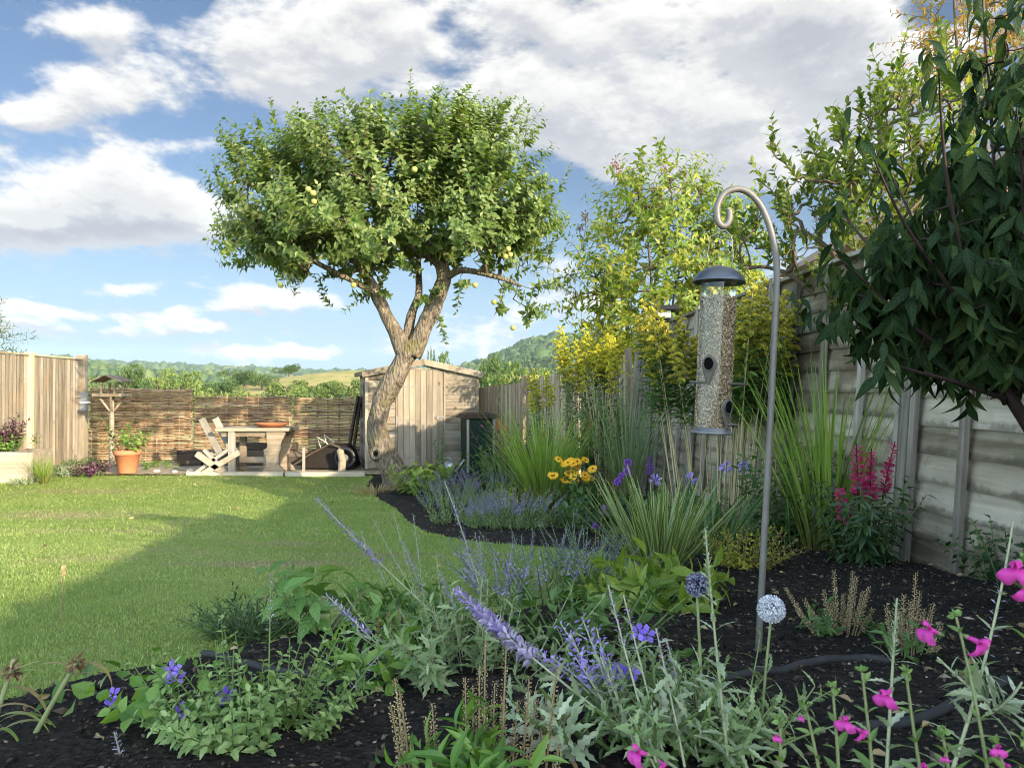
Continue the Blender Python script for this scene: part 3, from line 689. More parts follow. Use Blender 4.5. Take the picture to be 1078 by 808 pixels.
for kx, a3 in enumerate(lp):
    q = MB(); w_ = .06 if kx == 0 else .045
    q.fbox(a3, np.array([1., 0, 0]), np.array([0, 1., 0]), ez, -w_ - .01, w_ - .01 + .03, -w_, w_, -.1, 1.96 if kx == 0 else 1.93); q.build('post', M['larch'] if kx == 0 else M['post_tan'], lf, bevel=.008)
gb = thing('post_box', 'small grey box strapped high on the corner fence post', 'box', (-7.66, 13.22, 1.0))
q = MB(); q.fbox((-7.66, 13.235, 1.0), (1, 0, 0), (0, -1, 0), ez, -.16, .05, -.05, .03, -.05, .30); q.build('case', M['greybox'], gb, bevel=.006)
q = MB(); q.fbox((-7.66, 13.235, 1.0), (1, 0, 0), (0, -1, 0), ez, -.175, .075, -.055, .036, .09, .125); q.build('strap', M['white'], gb, bevel=.004)

# ------------------------------------------------------------------ woven hurdles
hx = [(-7.66, -5.80, 1.35, 'left'), (-5.77, -4.0, 1.21, 'mid'), (-3.97, -2.1, 1.19, 'right')]
hl = ['tallest woven hazel hurdle, between the pale boarded fence and the white chair', 'woven hazel hurdle standing behind the rustic wooden table', 'woven hazel hurdle half hidden behind the left corner of the shed']
for (x0, x1, zt, _), lab in zip(hx, hl):
    h = thing('woven_hurdle', lab, 'hurdle fence', (x0, 13.4, 0), 'woven hazel hurdles')
    ns = 10; sx = np.linspace(x0 + .04, x1 - .04, ns)
    for s_ in sx:
        q = MB(); q.tube([(s_, 13.4, -.1), (s_ + U(-.01, .01), 13.4, zt * .5), (s_ + U(-.015, .015), 13.4, zt + U(.01, .06))], .014, 6, U()); q.build('upright', M['hazel'], h)
    q = MB(); z = .03; r_ = 0
    while z < zt:
        xs = np.linspace(x0 + U(-.02, .03), x1 + U(-.03, .02), ns * 2 + 1)
        idx = (xs - sx[0]) / (sx[1] - sx[0])
        off = .026 * np.cos(pi * (idx + r_ % 2)); zz_ = z + .020 * wob(np.stack([xs * 2.6, xs * 0 + z * 40, xs * 0 + x0 * 9], -1), 1.0) + U(-.006, .006)
        rad = U(.008, .0145) * np.linspace(1.15, .8, len(xs))[::(1 if U() > .5 else -1)]
        q.tube(np.stack([xs, 13.4 + off, zz_], -1), rad, 5, U()); z += rad.mean() * 1.75; r_ += 1
    q.build('woven_rods', M['hazel'], h, smooth=True)

# ------------------------------------------------------------------ shed
ths = R(16); sx_, sy_ = np.array([cos(ths), sin(ths), 0]), np.array([-sin(ths), cos(ths), 0]); SO = np.array([-2.36, 12.0, 0.0])
sh = thing('garden_shed', 'small weathered wooden garden shed with shallow pitched roof behind the apple tree', 'shed', SO)
SW, SD, EV, RG = 1.84, 1.25, 1.61, 1.80
rz = lambda x: EV + (RG - EV) * (1 - abs(x - SW / 2) / (SW / 2))
def xr(z): 
    if z <= EV: return 0.0, SW
    f = (z - EV) / (RG - EV); return SW / 2 * f, SW - SW / 2 * f
DX0, DX1, DZ = .50, 1.26, 1.66
def prismq(mb, c4, th):
    """board from 4 local front points (x, z), thickness th"""
    V = [SO + sx_ * x + ez * z - sy_ * d for d in (th, 0) for (x, z) in c4]
    mb.add(V, Q=[[0, 1, 2, 3], [7, 6, 5, 4], [0, 4, 5, 1], [1, 5, 6, 2], [2, 6, 7, 3], [3, 7, 4, 0]], rnd=U())
fw = MB(); z = .06
while z < RG - .02:
    z1 = min(z + .114, RG - .006)
    for (a, b) in ((0, DX0 - .03), (DX1 + .03, SW)) if z < DZ else ((0, SW),):
        l0, r0 = xr(z); l1, r1 = xr(z1); c4 = [(max(a, l0), z), (min(b, r0), z), (min(b, r1), z1), (max(a, l1), z1)]
        if c4[1][0] > c4[0][0] + .02 and c4[2][0] > c4[3][0] - .01: prismq(fw, c4, .012 + U(0, .003))
    z += .119
fw.build('front_wall', M['shed'], sh, bevel=.003)
lw = MB()
for side, X0 in (('l', 0.0), ('r', SW)):
    lw = MB(); z = .06
    while z < EV - .02:
        lw.fbox(SO + sx_ * X0, sx_, sy_, ez, (-.014 if X0 == 0 else 0), (0 if X0 == 0 else .014), .012, SD, z, min(z + .114, EV)); z += .119
    lw.build('side_wall', M['shed'], sh)
bw = MB(); bw.fbox(SO, sx_, sy_, ez, .01, SW - .01, SD - .02, SD, .05, EV); bw.fbox(SO, sx_, sy_, ez, .01, SW - .01, .012, .02, .05, EV - .02); bw.build('back_wall', M['shed'], sh)
wn = MB(); wn.fbox(SO, sx_, sy_, ez, -.026, -.016, .3, .85, .85, 1.4); wd_ = wn.build('window', M['glassdark'], sh)
wf_ = MB()
for (a, b, c_, d_) in ((.26, .30, .81, 1.44), (.85, .89, .81, 1.44), (.3, .85, .81, .85), (.3, .85, 1.4, 1.44)): wf_.fbox(SO, sx_, sy_, ez, -.04, -.0145, a, b, c_, d_)
wf_.build('frame', M['shedv'], wd_)
dr = MB(); x = DX0
while x < DX1 - .05:
    dr.fbox(SO, sx_, -sy_, ez, x + .002, x + .093, .004, .020 + U(0, .002), .08, DZ); x += .095
door = dr.build('door', M['shedv'], sh, bevel=.003)
ds = MB()
for (a, b, c_, d_) in ((DX0 - .034, DX0 - .004, .06, DZ + .03), (DX1 + .003, DX1 + .033, .06, DZ + .03), (DX0 - .004, DX1 + .003, DZ + .004, DZ + .03)): ds.fbox(SO, sx_, -sy_, ez, a, b, .004, .028, c_, d_)
ds.build('door_frame', M['shedv'], sh, bevel=.003)
for zq in (1.38, .84, .22):
    q = MB(); q.fbox(SO, sx_, -sy_, ez, DX0 - .02, DX0 + .36, .0235, .028, zq - .008, zq + .008); q.fbox(SO, sx_, -sy_, ez, DX0 - .03, DX0 + .0, .0285, .033, zq - .06, zq + .06); q.build('hinge', M['dull_iron'], door)
q = MB(); q.fbox(SO, sx_, -sy_, ez, DX1 - .14, DX1 + .03, .03, .045, .86, .885); q.fbox(SO, sx_, -sy_, ez, DX1 - .12, DX1 - .08, .0235, .05, .84, .905); q.build('latch', M['dull_iron'], door)
for X0 in (0.0, SW):
    q = MB(); q.fbox(SO + sx_ * X0, sx_, -sy_, ez, -.026, .026, .016, .032, .05, EV - .01); q.build('corner_strip', M['shedv'], sh, bevel=.003)
for sg in (-1, 1):
    e0 = SO + sx_ * (SW / 2) + ez * (RG + .012); rd = nrm(sx_ * sg * SW / 2 + ez * (EV - RG)); up = np.cross(rd, sy_) * (1 if sg < 0 else -1); up = up if up[2] > 0 else -up
    ln = SW / 2 / abs(rd @ sx_) + .09
    q = MB(); q.fbox(e0, rd, sy_, up, 0, ln, -.09, SD + .08, 0, .022); rf_ = q.build('roof', M['felt'], sh, bevel=.004)
    q = MB(); q.fbox(e0, rd, sy_, up, .0, ln, -.112, -.093, -.075, .026); q.build('bargeboard', M['shedv'], rf_, bevel=.003)
    q = MB(); q.fbox(e0, rd, sy_, up, ln + .002, ln + .018, -.09, SD + .08, -.05, .024); q.build('fascia', M['shedv'], rf_, bevel=.003)
q = MB(); q.fbox(SO, sx_, sy_, ez, 0, SW, 0, SD, -.02, .058); q.build('floor_bearer', M['darkwood'], sh)

# ------------------------------------------------------------------ compost bin
cbO = np.array([-.71, 11.55, 0.0]); cb = thing('compost_bin', 'dark green square compost bin with brown lid beside the shed', 'compost bin', cbO)
q = MB()
for (x0, x1, y0, y1) in ((0, .46, 0, .03), (0, .46, .41, .44), (0, .03, .032, .408), (.43, .46, .032, .408)): q.fbox(cbO, sx_, sy_, ez, x0, x1, y0, y1, 0, .88)
for x in np.linspace(.06, .4, 5): q.fbox(cbO, sx_, sy_, ez, x - .012, x + .012, -.012, -.001, .06, .82)
q.build('body', M['bin'], cb, bevel=.008)
q = MB()
for x in (.0, .42): q.fbox(cbO, sx_, sy_, ez, x, x + .04, -.022, -.002, 0, .87)
q.build('corner_post', M['batten'], cb, bevel=.004)
q = MB(); c_ = cbO + sx_ * .23 + sy_ * .22
for kx, (hw, z0, z1) in enumerate(((.29, .882, .915), (.26, .916, .95), (.16, .951, .965))): q.fbox(c_, sx_, sy_, ez, -hw, hw, -hw, hw, z0, z1)
q.build('lid', M['binlid'], cb, bevel=.01)

# ------------------------------------------------------------------ neighbour's house behind the right-hand trees
hs = thing('neighbour_house', 'pale rendered house glimpsed through the dark broad-leaved shrub at right', 'house', (7.2, 12.4, 0))
q = MB(); q.fbox((7.2, 12.4, 0), (1, 0, 0), (0, 1, 0), ez, 0, 6, 0, 7, -.3, 4.3); wl = q.build('wall', M['render'], hs)
q = MB(); V = [(6.9, 12.1, 4.302), (13.5, 12.1, 4.302), (13.5, 19.7, 4.302), (6.9, 19.7, 4.302), (10.2, 12.1, 6.3), (10.2, 19.7, 6.3)]
q.add(V, T=[[0, 1, 4], [2, 3, 5]], Q=[[1, 2, 5, 4], [3, 0, 4, 5], [0, 3, 2, 1]]); q.build('roof', M['rooftile'], hs)
for (a, z0) in ((1.0, 2.6), (3.8, 2.6), (1.0, .3), (3.8, .3)):
    q = MB(); q.fbox((7.2, 12.4, 0), (1, 0, 0), (0, -1, 0), ez, a, a + 1.2, .004, .03, z0 + .5, z0 + 1.6); wv_ = q.build('window', M['glassdark'], hs)
    q = MB()
    for (x0, x1, za, zb) in ((a - .06, a, z0 + .44, z0 + 1.66), (a + 1.2, a + 1.26, z0 + .44, z0 + 1.66), (a, a + 1.2, z0 + .44, z0 + .5), (a, a + 1.2, z0 + 1.6, z0 + 1.66), (a + .57, a + .63, z0 + .5, z0 + 1.6)): q.fbox((7.2, 12.4, 0), (1, 0, 0), (0, -1, 0), ez, x0, x1, .003, .05, za, zb)
    q.build('frame', M['white'], wv_)

props(LIT.build('leaf_litter', leaf_mat('dead fallen leaves', [(.10, .06, .03), (.24, .16, .08), (.42, .33, .17)], .7, .15, .2)), kind='stuff')
# ------------------------------------------------------------------ branching
def net(mb, nodes, targets, rt=.004, rmax=.08, pw=.5, n=5, jit=.06, sag=0.0, bias=.25, steps=3):
    """joins targets to a growing tree of nodes; returns outward direction at every target"""
    P = [np.asarray(p, float) for p in nodes]; par = [-1] * len(P); plen = [0.0] * len(P); nroot = len(P)
    targets = np.asarray(targets, float)
    order = np.argsort([min(np.linalg.norm(t - p) for p in P[:nroot]) for t in targets])
    PA = np.zeros((nroot + len(targets) * steps + 5, 3)); PA[:nroot] = P; LA = np.zeros(len(PA)); cnt = nroot
    par = np.full(len(PA), -1); chains = []; dirs = np.zeros((len(targets), 3))
    for ti in order:
        t = targets[ti]; d = np.linalg.norm(PA[:cnt] - t, axis=1) + bias * LA[:cnt]; b = int(np.argmin(d)); p = PA[b]; ch = [b]; L_ = np.linalg.norm(t - p)
        for s in range(1, steps + 1):
            f = s / steps; q = p + (t - p) * f
            if s < steps: q = q + rng.normal(size=3) * jit * L_ + np.array([0, 0, sag * L_ * f * (1 - f)])
            PA[cnt] = q; par[cnt] = ch[-1]; LA[cnt] = LA[ch[-1]] + L_ / steps; ch.append(cnt); cnt += 1
        chains.append(ch); dirs[ti] = nrm(t - PA[ch[-2]])
    w = np.zeros(cnt)
    for ch in chains:
        k = ch[-1]
        while k >= 0: w[k] += 1; k = par[k]
    rad = np.minimum(rt * np.maximum(w, 1) ** pw, rmax)
    for ch in chains:
        r = rad[ch].copy(); r[0] = min(r[0], r[1] * 1.25)
        mb.tube(PA[ch], r, n, U(), cap=False)
    return dirs
def shoots(mbL, mbS, base, dirs, L, tm, M, size, ang=.9, wid=1.0, up=.7, m=0, r0=.003, curl=(.0, .4), s_end=.6, droop=0.0, u0=.05, jit=.3):
    d = nrm(dirs + np.array([0, 0, 1.0]) * up + rng.normal(size=dirs.shape) * .25); N = len(d)
    az_ = np.arctan2(d[:, 1], d[:, 0]); th = np.arccos(np.clip(d[:, 2], -1, 1)); cu = U(curl[0], curl[1], N)
    if mbS is not None: mbS.stems(base, az_, L, th, cu, r0, r0 * .4, 4, 4)
    mbL.stemleaves(tm, base, az_, L, th, cu, M, u0, 1.0, size, ang, s_end=s_end, jit=jit, m=m, wid=wid, droop=droop)
def in_ellipsoids(es, N, shell=.0):
    """random points inside a union of ellipsoids, pushed towards the surface"""
    vol = np.array([a[1][0] * a[1][1] * a[1][2] for a in es]); k = rng.choice(len(es), N, p=vol / vol.sum())
    d = nrm(rng.normal(size=(N, 3))); r = U(shell, 1, N) ** (1 / 2.2)
    c = np.array([a[0] for a in es])[k]; s = np.array([a[1] for a in es])[k]
    return c + d * r[:, None] * s
def ell(px, py, Y, rx, ry, rd, dY=0): c = at(px, py, Y); c[1] += dY; return (c, (rx / F * Y, rd, ry / F * Y))

# ------------------------------------------------------------------ apple tree
AY = 9.6
ap = thing('apple_tree', 'old leaning apple tree with a knobbly trunk and dense green crown at the lawn edge', 'tree', gp(412, AY))
tm_ = MB()
tr = [(419, 524, .29), (418, 513, .25), (415, 500, .215), (406, 480, .19), (398, 462, .178), (397, 445, .168), (402, 425, .168), (411, 405, .165), (421, 388, .16), (428, 372, .165), (433, 362, .15)]
def path(pts, dy=None, k=8):
    P = np.array([at(a, b, AY) for a, b, *_ in pts]); 
    if dy is not None: P[:, 1] += np.asarray(dy)
    r = np.array([c for *_, c in pts]); x = np.arange(len(P)); xi = np.linspace(0, len(P) - 1, k * (len(P) - 1) + 1)
    def sm(v):
        o = np.interp(xi, x, v)
        for _ in range(3): o[1:-1] = (o[:-2] + 2 * o[1:-1] + o[2:]) / 4
        return o
    return np.stack([sm(P[:, i]) for i in range(3)], -1), sm(r)
p_, r_ = path(tr, k=16); r_ = r_ * .80; tm_.tube(p_, r_, 56, .5, bump=.17, bs=9)
LIMBS = [([(429, 376, .12), (420, 357, .105), (410, 338, .095), (403, 322, .085), (396, 305, .075), (386, 288, .06), (370, 268, .05), (352, 245, .038)], [0, -.02, -.05, -.1, -.15, -.2, -.3, -.4]),
         ([(433, 374, .125), (443, 352, .11), (453, 330, .105), (461, 310, .10), (467, 292, .095), (463, 276, .09), (452, 266, .085), (440, 262, .075), (424, 250, .06), (408, 225, .045)], [0, .02, .05, .1, .1, .1, .05, 0, -.1, -.2]),
         ([(431, 366, .075), (428, 348, .065), (431, 328, .06), (438, 308, .05), (436, 285, .042), (432, 250, .035)], [.05, .1, .2, .3, .5, .7]),
         ([(462, 278, .07), (474, 258, .06), (492, 240, .05), (515, 225, .04), (540, 215, .03)], [.1, .15, .3, .4, .5]),
         ([(466, 292, .05), (484, 285, .042), (505, 290, .034), (530, 298, .026), (548, 306, .018)], [.1, -.1, -.3, -.4, -.45]),
         ([(398, 309, .045), (378, 300, .038), (352, 288, .03), (320, 270, .024), (290, 250, .018)], [-.15, -.3, -.5, -.6, -.7]),
         ([(440, 262, .05), (446, 235, .042), (450, 200, .032), (452, 160, .022)], [0, .2, .3, .4]),
         ([(408, 225, .04), (390, 195, .03), (370, 165, .02)], [-.2, -.3, -.35])]
roots = []
for L_, dy in LIMBS:
    p_, r_ = path(L_, dy, 6); tm_.tube(p_, r_, 16, .5, bump=.16, bs=11); roots += list(p_[len(p_) // 3::3])
trunk = tm_.build('trunk', M['bark'], ap, smooth=True)
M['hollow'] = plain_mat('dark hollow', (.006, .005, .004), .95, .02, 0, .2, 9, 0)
q = MB(); c_ = at(398, 476, AY) + np.array([.0, -.155, 0]); ax_ = nrm(np.array([-.25, -1, .1]))
q.lathe([(.02, -.02), (.036, .0), (.055, .018), (.08, .008), (.10, -.02), (.11, -.06)], c_, 18, ax=ax_); q.build('knot_scar', M['bark'], trunk, smooth=True)
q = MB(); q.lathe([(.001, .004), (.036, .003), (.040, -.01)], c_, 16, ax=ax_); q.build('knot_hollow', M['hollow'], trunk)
E = [ell(418, 208, AY, 112, 76, 1.65), ell(308, 222, AY, 60, 64, 1.3, -.1), ell(350, 258, AY, 75, 45, 1.2, -.5), ell(505, 205, AY, 78, 82, 1.4, .1), ell(548, 262, AY, 34, 42, .8, -.1), ell(415, 262, AY, 75, 34, .8, -1.2), ell(300, 268, AY, 52, 34, .9, -.4), ell(470, 250, AY, 60, 36, .8, -1.1), ell(462, 172, AY, 68, 54, 1.2), ell(350, 180, AY, 58, 40, 1.2)]
tg = in_ellipsoids(E, 1500, .2); tg = tg[wob(tg, 1.7) > -.34][:1150]
lowp = np.array([at(x, y, AY) + [0, U(-.5, .3), 0] for x, y in ((540, 318), (556, 328), (530, 305), (565, 312), (520, 330), (548, 335), (405, 300), (385, 312), (447, 312), (480, 305), (455, 330))])
tg = np.concatenate([tg, lowp])
tw = MB(); dd = net(tw, roots, tg, .0045, .05, .45, 5, .07, .0, .25)
tw.build('branches', M['twig'], ap, smooth=True)
cr = MB(); st_ = MB()
out = nrm(tg - at(420, 235, AY)); N = len(tg)
M['apple_leaf'] = leaf_mat('apple leaf', [(.06, .10, .02), (.125, .175, .04), (.26, .285, .12)], .45, .42, .3, tboost=(1.5, 1.7, .6))
topf = np.clip((tg[:, 2] - at(0, 230, AY)[2]) / 1.2, 0, 1)
for rep in range(2):
    shoots(cr, st_, tg - .1 * dd, out * (.9 if rep else .6) + dd * .3, U(.22, .5, N) * (1 + .05 * topf), LEAF, 17, .115, 1.05, wid=1.15, droop=.18, up=.55 + .5 * topf[:, None] * np.ones((1, 1)), s_end=.55, curl=(-.3, .5), jit=.45)
# long upright shoots along the top and sides
EA = np.array([at(x, y, AY) + [0, U(-.8, .8), 0] for x, y in [(250, 160), (268, 175), (285, 150), (305, 152), (330, 140), (362, 128), (380, 132), (402, 136), (420, 128), (436, 118), (450, 122), (468, 118), (482, 112), (478, 125), (497, 128), (512, 135), (526, 142), (540, 150), (552, 170), (575, 205), (585, 212), (565, 225), (240, 200), (238, 230), (262, 270), (300, 298), (246, 250), (592, 240), (578, 262), (335, 305), (500, 118), (343, 135), (395, 122), (540, 165)]])
shoots(cr, st_, EA, nrm(EA - at(420, 260, AY)) * .45, U(.22, .42, len(EA)), LEAF, 20, .092, 1.0, wid=1.15, up=1.1, s_end=.5, curl=(-.2, .2), jit=.4)
EB = EA - np.array([0, 0, .25]) + (at(420, 235, AY) - EA) * .08
shoots(cr, st_, EB, nrm(EA - at(420, 260, AY)) * .5, U(.3, .48, len(EA)), LEAF, 20, .09, 1.0, wid=1.15, up=.9, s_end=.6, curl=(-.2, .3), jit=.4)
crown = cr.build('crown', M['apple_leaf'], ap); st_.build('shoots', M['twig'], ap)
M['apple'] = None
m, t = newmat('apple skin'); u = t.luv(); n_ = t.noise(t.obj(), 9, 3)
t.out(t.bsdf(t.mix(t.math('ADD', t.math('MULTIPLY', n_, .6), t.math('MULTIPLY', u[2], .4)), (.16, .21, .04), (.35, .27, .08)), .4, .4)); M['apple'] = m
for (x, y, dY) in [(324, 199, -1.75), (329, 203, -1.75), (535, 262, -1.1), (532, 270, -1.1), (537, 268, -1.0), (478, 262, -1.2), (436, 178, -1.5), (540, 345, -.5), (330, 212, -1.5), (520, 318, -.4), (295, 300, -.9), (372, 300, -.9), (245, 192, -.6), (500, 300, -.8)]:
    c_ = at(x, y, AY); k_ = (AY + dY) / AY; c_ = np.array([c_[0] * k_, AY + dY, EYE + (c_[2] - EYE) * k_])
    q = MB(); q.lathe([(.001, -.030), (.016, -.03), (.030, -.015), (.035, .006), (.029, .024), (.012, .033), (.001, .027)], c_, 12, U()); q.build('apple', M['apple'], ap, smooth=True)

# ------------------------------------------------------------------ trees beyond the right fence
M['yg_leaf'] = leaf_mat('yellowing leaf', [(.09, .16, .025), (.17, .235, .035), (.36, .33, .07)], .45, .5, .3, tboost=(1.5, 1.5, .5), pscale=.8)
M['laurel_leaf'] = leaf_mat('laurel leaf', [(.05, .085, .018), (.11, .15, .03), (.24, .25, .055)], .4, .5, .3, tboost=(1.7, 1.8, .6))
M['autumn_leaf'] = leaf_mat('autumn leaf', [(.12, .14, .03), (.26, .18, .05), (.34, .15, .06)], .5, .45, .3)
M['viburnum_leaf'] = leaf_mat('dark broad leaf', [(.008, .019, .007), (.015, .033, .010), (.045, .066, .017)], .6, .2, .12, vein=.28, tboost=(1.8, 2.2, .7))
M['seedhead'] = plain_mat('brown seed cluster', (.19, .105, .05), .8, .2, 0, .3, 20)
def bush_tree(name, label, E, Y, base_px, leafm, leaf, size, N, M_, nst=4, wid=1.0, up=.3, L=(.3, .55), twig='twig', grp=None, ang=1.0, curl=(0, .6), shell=.2, droop=0., extra=None, rt=.004, spread=.35, vert=False):
    b = gp(base_px, Y); b[2] = float(gz(b[0], Y)); t_ = thing(name, label, 'tree' if 'tree' in name else 'shrub', b, grp)
    mb = MB(); nodes = []; cx = np.mean([e[0] for e in E], 0)
    for k in range(nst):
        e = E[k % len(E)]; top = e[0] + (U(-.4, .4, 3)) * np.array(e[1]); p0 = b + np.array([U(-.12, .12), U(-.12, .12), -.1])
        mid = p0 * .5 + top * .5 + rng.normal(size=3) * spread * .35; mid[:2] = mid[:2] * .6 + p0[:2] * .4
        if vert: mid[:2] = p0[:2]; mid[2] = p0[2] + .85 * (top[2] - p0[2])
        x = np.linspace(0, 1, 14)[:, None]; P = (1 - x) ** 2 * p0 + 2 * x * (1 - x) * mid + x * x * top + rng.normal(size=(14, 3)) * .012
        mb.tube(P, np.linspace(.045, .012, 14), 7, .5); nodes += list(P[4:])
    tg = in_ellipsoids(E, N, shell)
    if extra is not None: tg = np.concatenate([tg, extra])
    dd = net(mb, nodes, tg, rt, .03, .45, 4, .06, .05, .2); st = MB(); cr = MB()
    mb.build('trunk', M[twig], t_, smooth=True)
    o = nrm(tg - cx + np.array([0, 0, .3]))
    shoots(cr, st, tg - dd * .08, dd * .6 + o * .5, U(L[0], L[1], len(tg)), leaf, M_, size, ang, wid=wid, up=up, s_end=.7, curl=curl, droop=droop, jit=.4)
    cr.build('crown', M[leafm], t_); st.build('shoots', M[twig], t_)
    return t_, tg
Y1 = 11.0
t1, tg1 = bush_tree('ornamental_tree', 'airy yellow-green tree with brown seed clusters beyond the fence behind the hanging feeder',
    [ell(700, 290, Y1, 88, 100, 1.3), ell(640, 310, Y1, 48, 70, .9), ell(755, 280, Y1, 45, 75, .9), ell(690, 215, Y1, 62, 52, .9), ell(650, 370, Y1, 40, 30, .7), ell(740, 330, Y1, 60, 60, .9)], Y1, 690, 'yg_leaf', LEAF4, .125, 780, 12, 6, .95, .35, (.3, .6), droop=.35, curl=(0, .8), shell=.15)
for (x, y) in ((648, 172), (652, 178), (676, 172), (700, 178), (706, 190), (720, 184), (616, 228), (610, 240), (736, 200), (665, 190), (692, 200)):
    q = MB(); c_ = at(x, y, Y1 + U(-.4, .4)); d = nrm(rng.normal(size=(40, 3))); q.leaves(SEED, c_ + d * U(0, .06, 40)[:, None] * np.array([1, 1, 1.6]), d, rng.normal(size=(40, 3)), U(.02, .05, 40)); q.tube([c_ - np.array([U(-.05, .05), 0, .3]), c_], .005, 4); q.build('seed_cluster', M['seedhead'], t1)
Y2 = 4.6
ex = np.array([at(x, y, Y2 + U(-.2, .2)) for x, y in ((812, 150), (818, 165), (852, 158), (888, 140), (897, 160), (930, 100), (935, 120), (905, 175), (800, 190), (845, 185), (870, 190), (925, 150))])
t2, tg2 = bush_tree('laurel_shrub', 'glossy laurel with upright shoots rising over the fence top between feeder and dark shrub',
    [ell(860, 225, Y2, 66, 70, .5, .1), ell(918, 185, Y2, 60, 90, .5), ell(820, 255, Y2, 38, 50, .4, .2), ell(960, 160, Y2, 60, 90, .5, -.1), ell(900, 270, Y2, 70, 60, .5)], Y2, 965, 'laurel_leaf', LEAF, .068, 250, 14, 5, 1.1, 1.0, (.14, .30), ang=.75, curl=(-.2, .2), extra=ex, shell=.25, vert=True)
Y3 = 9.0
t3, _ = bush_tree('autumn_tree', 'tall thin tree with orange-brown turning leaves at the top right corner',
    [ell(1030, 15, Y3, 62, 75, 1.0), ell(1075, 60, Y3, 50, 90, 1.0), ell(1000, 75, Y3, 36, 55, .8), ell(1010, -60, Y3, 60, 50, .9)], Y3, 1045, 'autumn_leaf', LEAF, .10, 300, 10, 4, .8, .3, (.25, .5), shell=.1)

# ------------------------------------------------------------------ dark broad-leaved shrub in the right foreground
YV = 2.0
vb = thing('broad_leaved_shrub', 'dark green shrub with large veined drooping leaves overhanging the fence at right', 'shrub', gp(1134, 2.05))
mb = MB(); b = gp(1134, 2.05) + [0, 0, -.05]
stem = [b, at(1122, 520, 2.05), at(1096, 470, 2.03), at(1068, 425, 2.0), at(1049, 398, 2.0)]
mb.tube(stem, [.026, .022, .019, .016, .012], 10, .5, bump=.08, bs=20)
BR = [[(1058, 425), (1040, 360), (1000, 300), (960, 250), (935, 200), (915, 150)], [(1050, 400), (1060, 320), (1050, 230), (1046, 120), (1040, 40), (1036, -20)], [(1046, 398), (1000, 370), (960, 345), (925, 310), (900, 285), (880, 268)],
      [(1040, 390), (990, 370), (940, 358), (900, 345), (862, 326)], [(1055, 410), (1085, 330), (1110, 220), (1120, 100), (1125, 0)], [(1052, 400), (1020, 300), (998, 200), (992, 120), (990, 70)], [(1060, 420), (1000, 400), (960, 390), (930, 380)], [(1060, 420), (1120, 360), (1170, 280), (1200, 180)],
      [(1030, 360), (985, 285), (955, 215), (938, 180)], [(1060, 380), (1075, 290), (1080, 200), (1072, 110)], [(1040, 370), (960, 310), (900, 240), (880, 215)]]
nodes = []; tips = []
for k, pl in enumerate(BR):
    dy = np.linspace(0, (-.28, .12, -.1, .25, .2, -.25, -.35, .1, .3, -.3, .35)[k], len(pl)); P = np.array([at(x, y, 2.0) for x, y in pl]); P[:, 1] += dy
    P[:, 0] *= P[:, 1] / 2.0; P[:, 2] = EYE + (P[:, 2] - EYE) * P[:, 1] / 2.0
    xi = np.linspace(0, len(P) - 1, 16); P = np.stack([np.interp(xi, np.arange(len(P)), P[:, i]) for i in range(3)], -1)
    for _ in range(3): P[1:-1] = (P[:-2] + 2 * P[1:-1] + P[2:]) / 4
    mb.tube(P, np.linspace(.008, .0015, 16), 7, .5); nodes += list(P[2:]); tips += [P[-1]]
EV_ = [ell(1010, 300, YV, 92, 80, .26), ell(1068, 200, YV, 62, 120, .28), ell(975, 335, YV, 70, 58, .22), ell(1085, 330, YV, 70, 75, .3), ell(1004, 195, YV, 36, 66, .18), ell(920, 305, YV, 32, 44, .16), ell(1056, 60, YV, 30, 66, .2), ell(1150, 220, YV, 70, 170, .3), ell(960, 255, YV, 38, 46, .18), ell(1070, 385, YV, 40, 26, .2), ell(975, 375, YV, 60, 26, .22), ell(1030, 390, YV, 40, 22, .2), ell(905, 335, YV, 34, 30, .15)]
tg = in_ellipsoids(EV_, 450, .1); dd = net(mb, nodes, tg, .0017, .006, .4, 4, .05, .05, .2); mb.build('trunk', M['redtwig'], vb, smooth=True)
cr = MB(); tgt = np.concatenate([tg, np.array(tips)]); dt = np.concatenate([dd, np.tile([0, 0, 1.0], (len(tips), 1))])
shoots(cr, None, tgt - .04 * dt, dt + np.array([-.2, -.1, 0]), U(.06, .16, len(tgt)), BROAD, 8, .086, .95, wid=.66, up=.2, s_end=.7, droop=1.15, jit=.3, u0=.1)
cr.build('crown', M['viburnum_leaf'], vb, smooth=True)

# ------------------------------------------------------------------ conifer beyond the left fence
M['conifer_leaf'] = leaf_mat('conifer spray', [(.03, .06, .015), (.06, .10, .025), (.11, .14, .035)], .6, .2, .2)
t4, _ = bush_tree('conifer_tree', 'conifer branch tips poking above the pale boarded fence at far left', [ell(-25, 385, 15, 34, 66, .7), ell(-5, 350, 15, 14, 26, .4), ell(38, 374, 15, 8, 10, .2), ell(10, 395, 15, 40, 20, .5)], 15, -20, 'conifer_leaf', NARROW, .16, 120, 20, 4, .8, .3, (.3, .5), shell=.1)

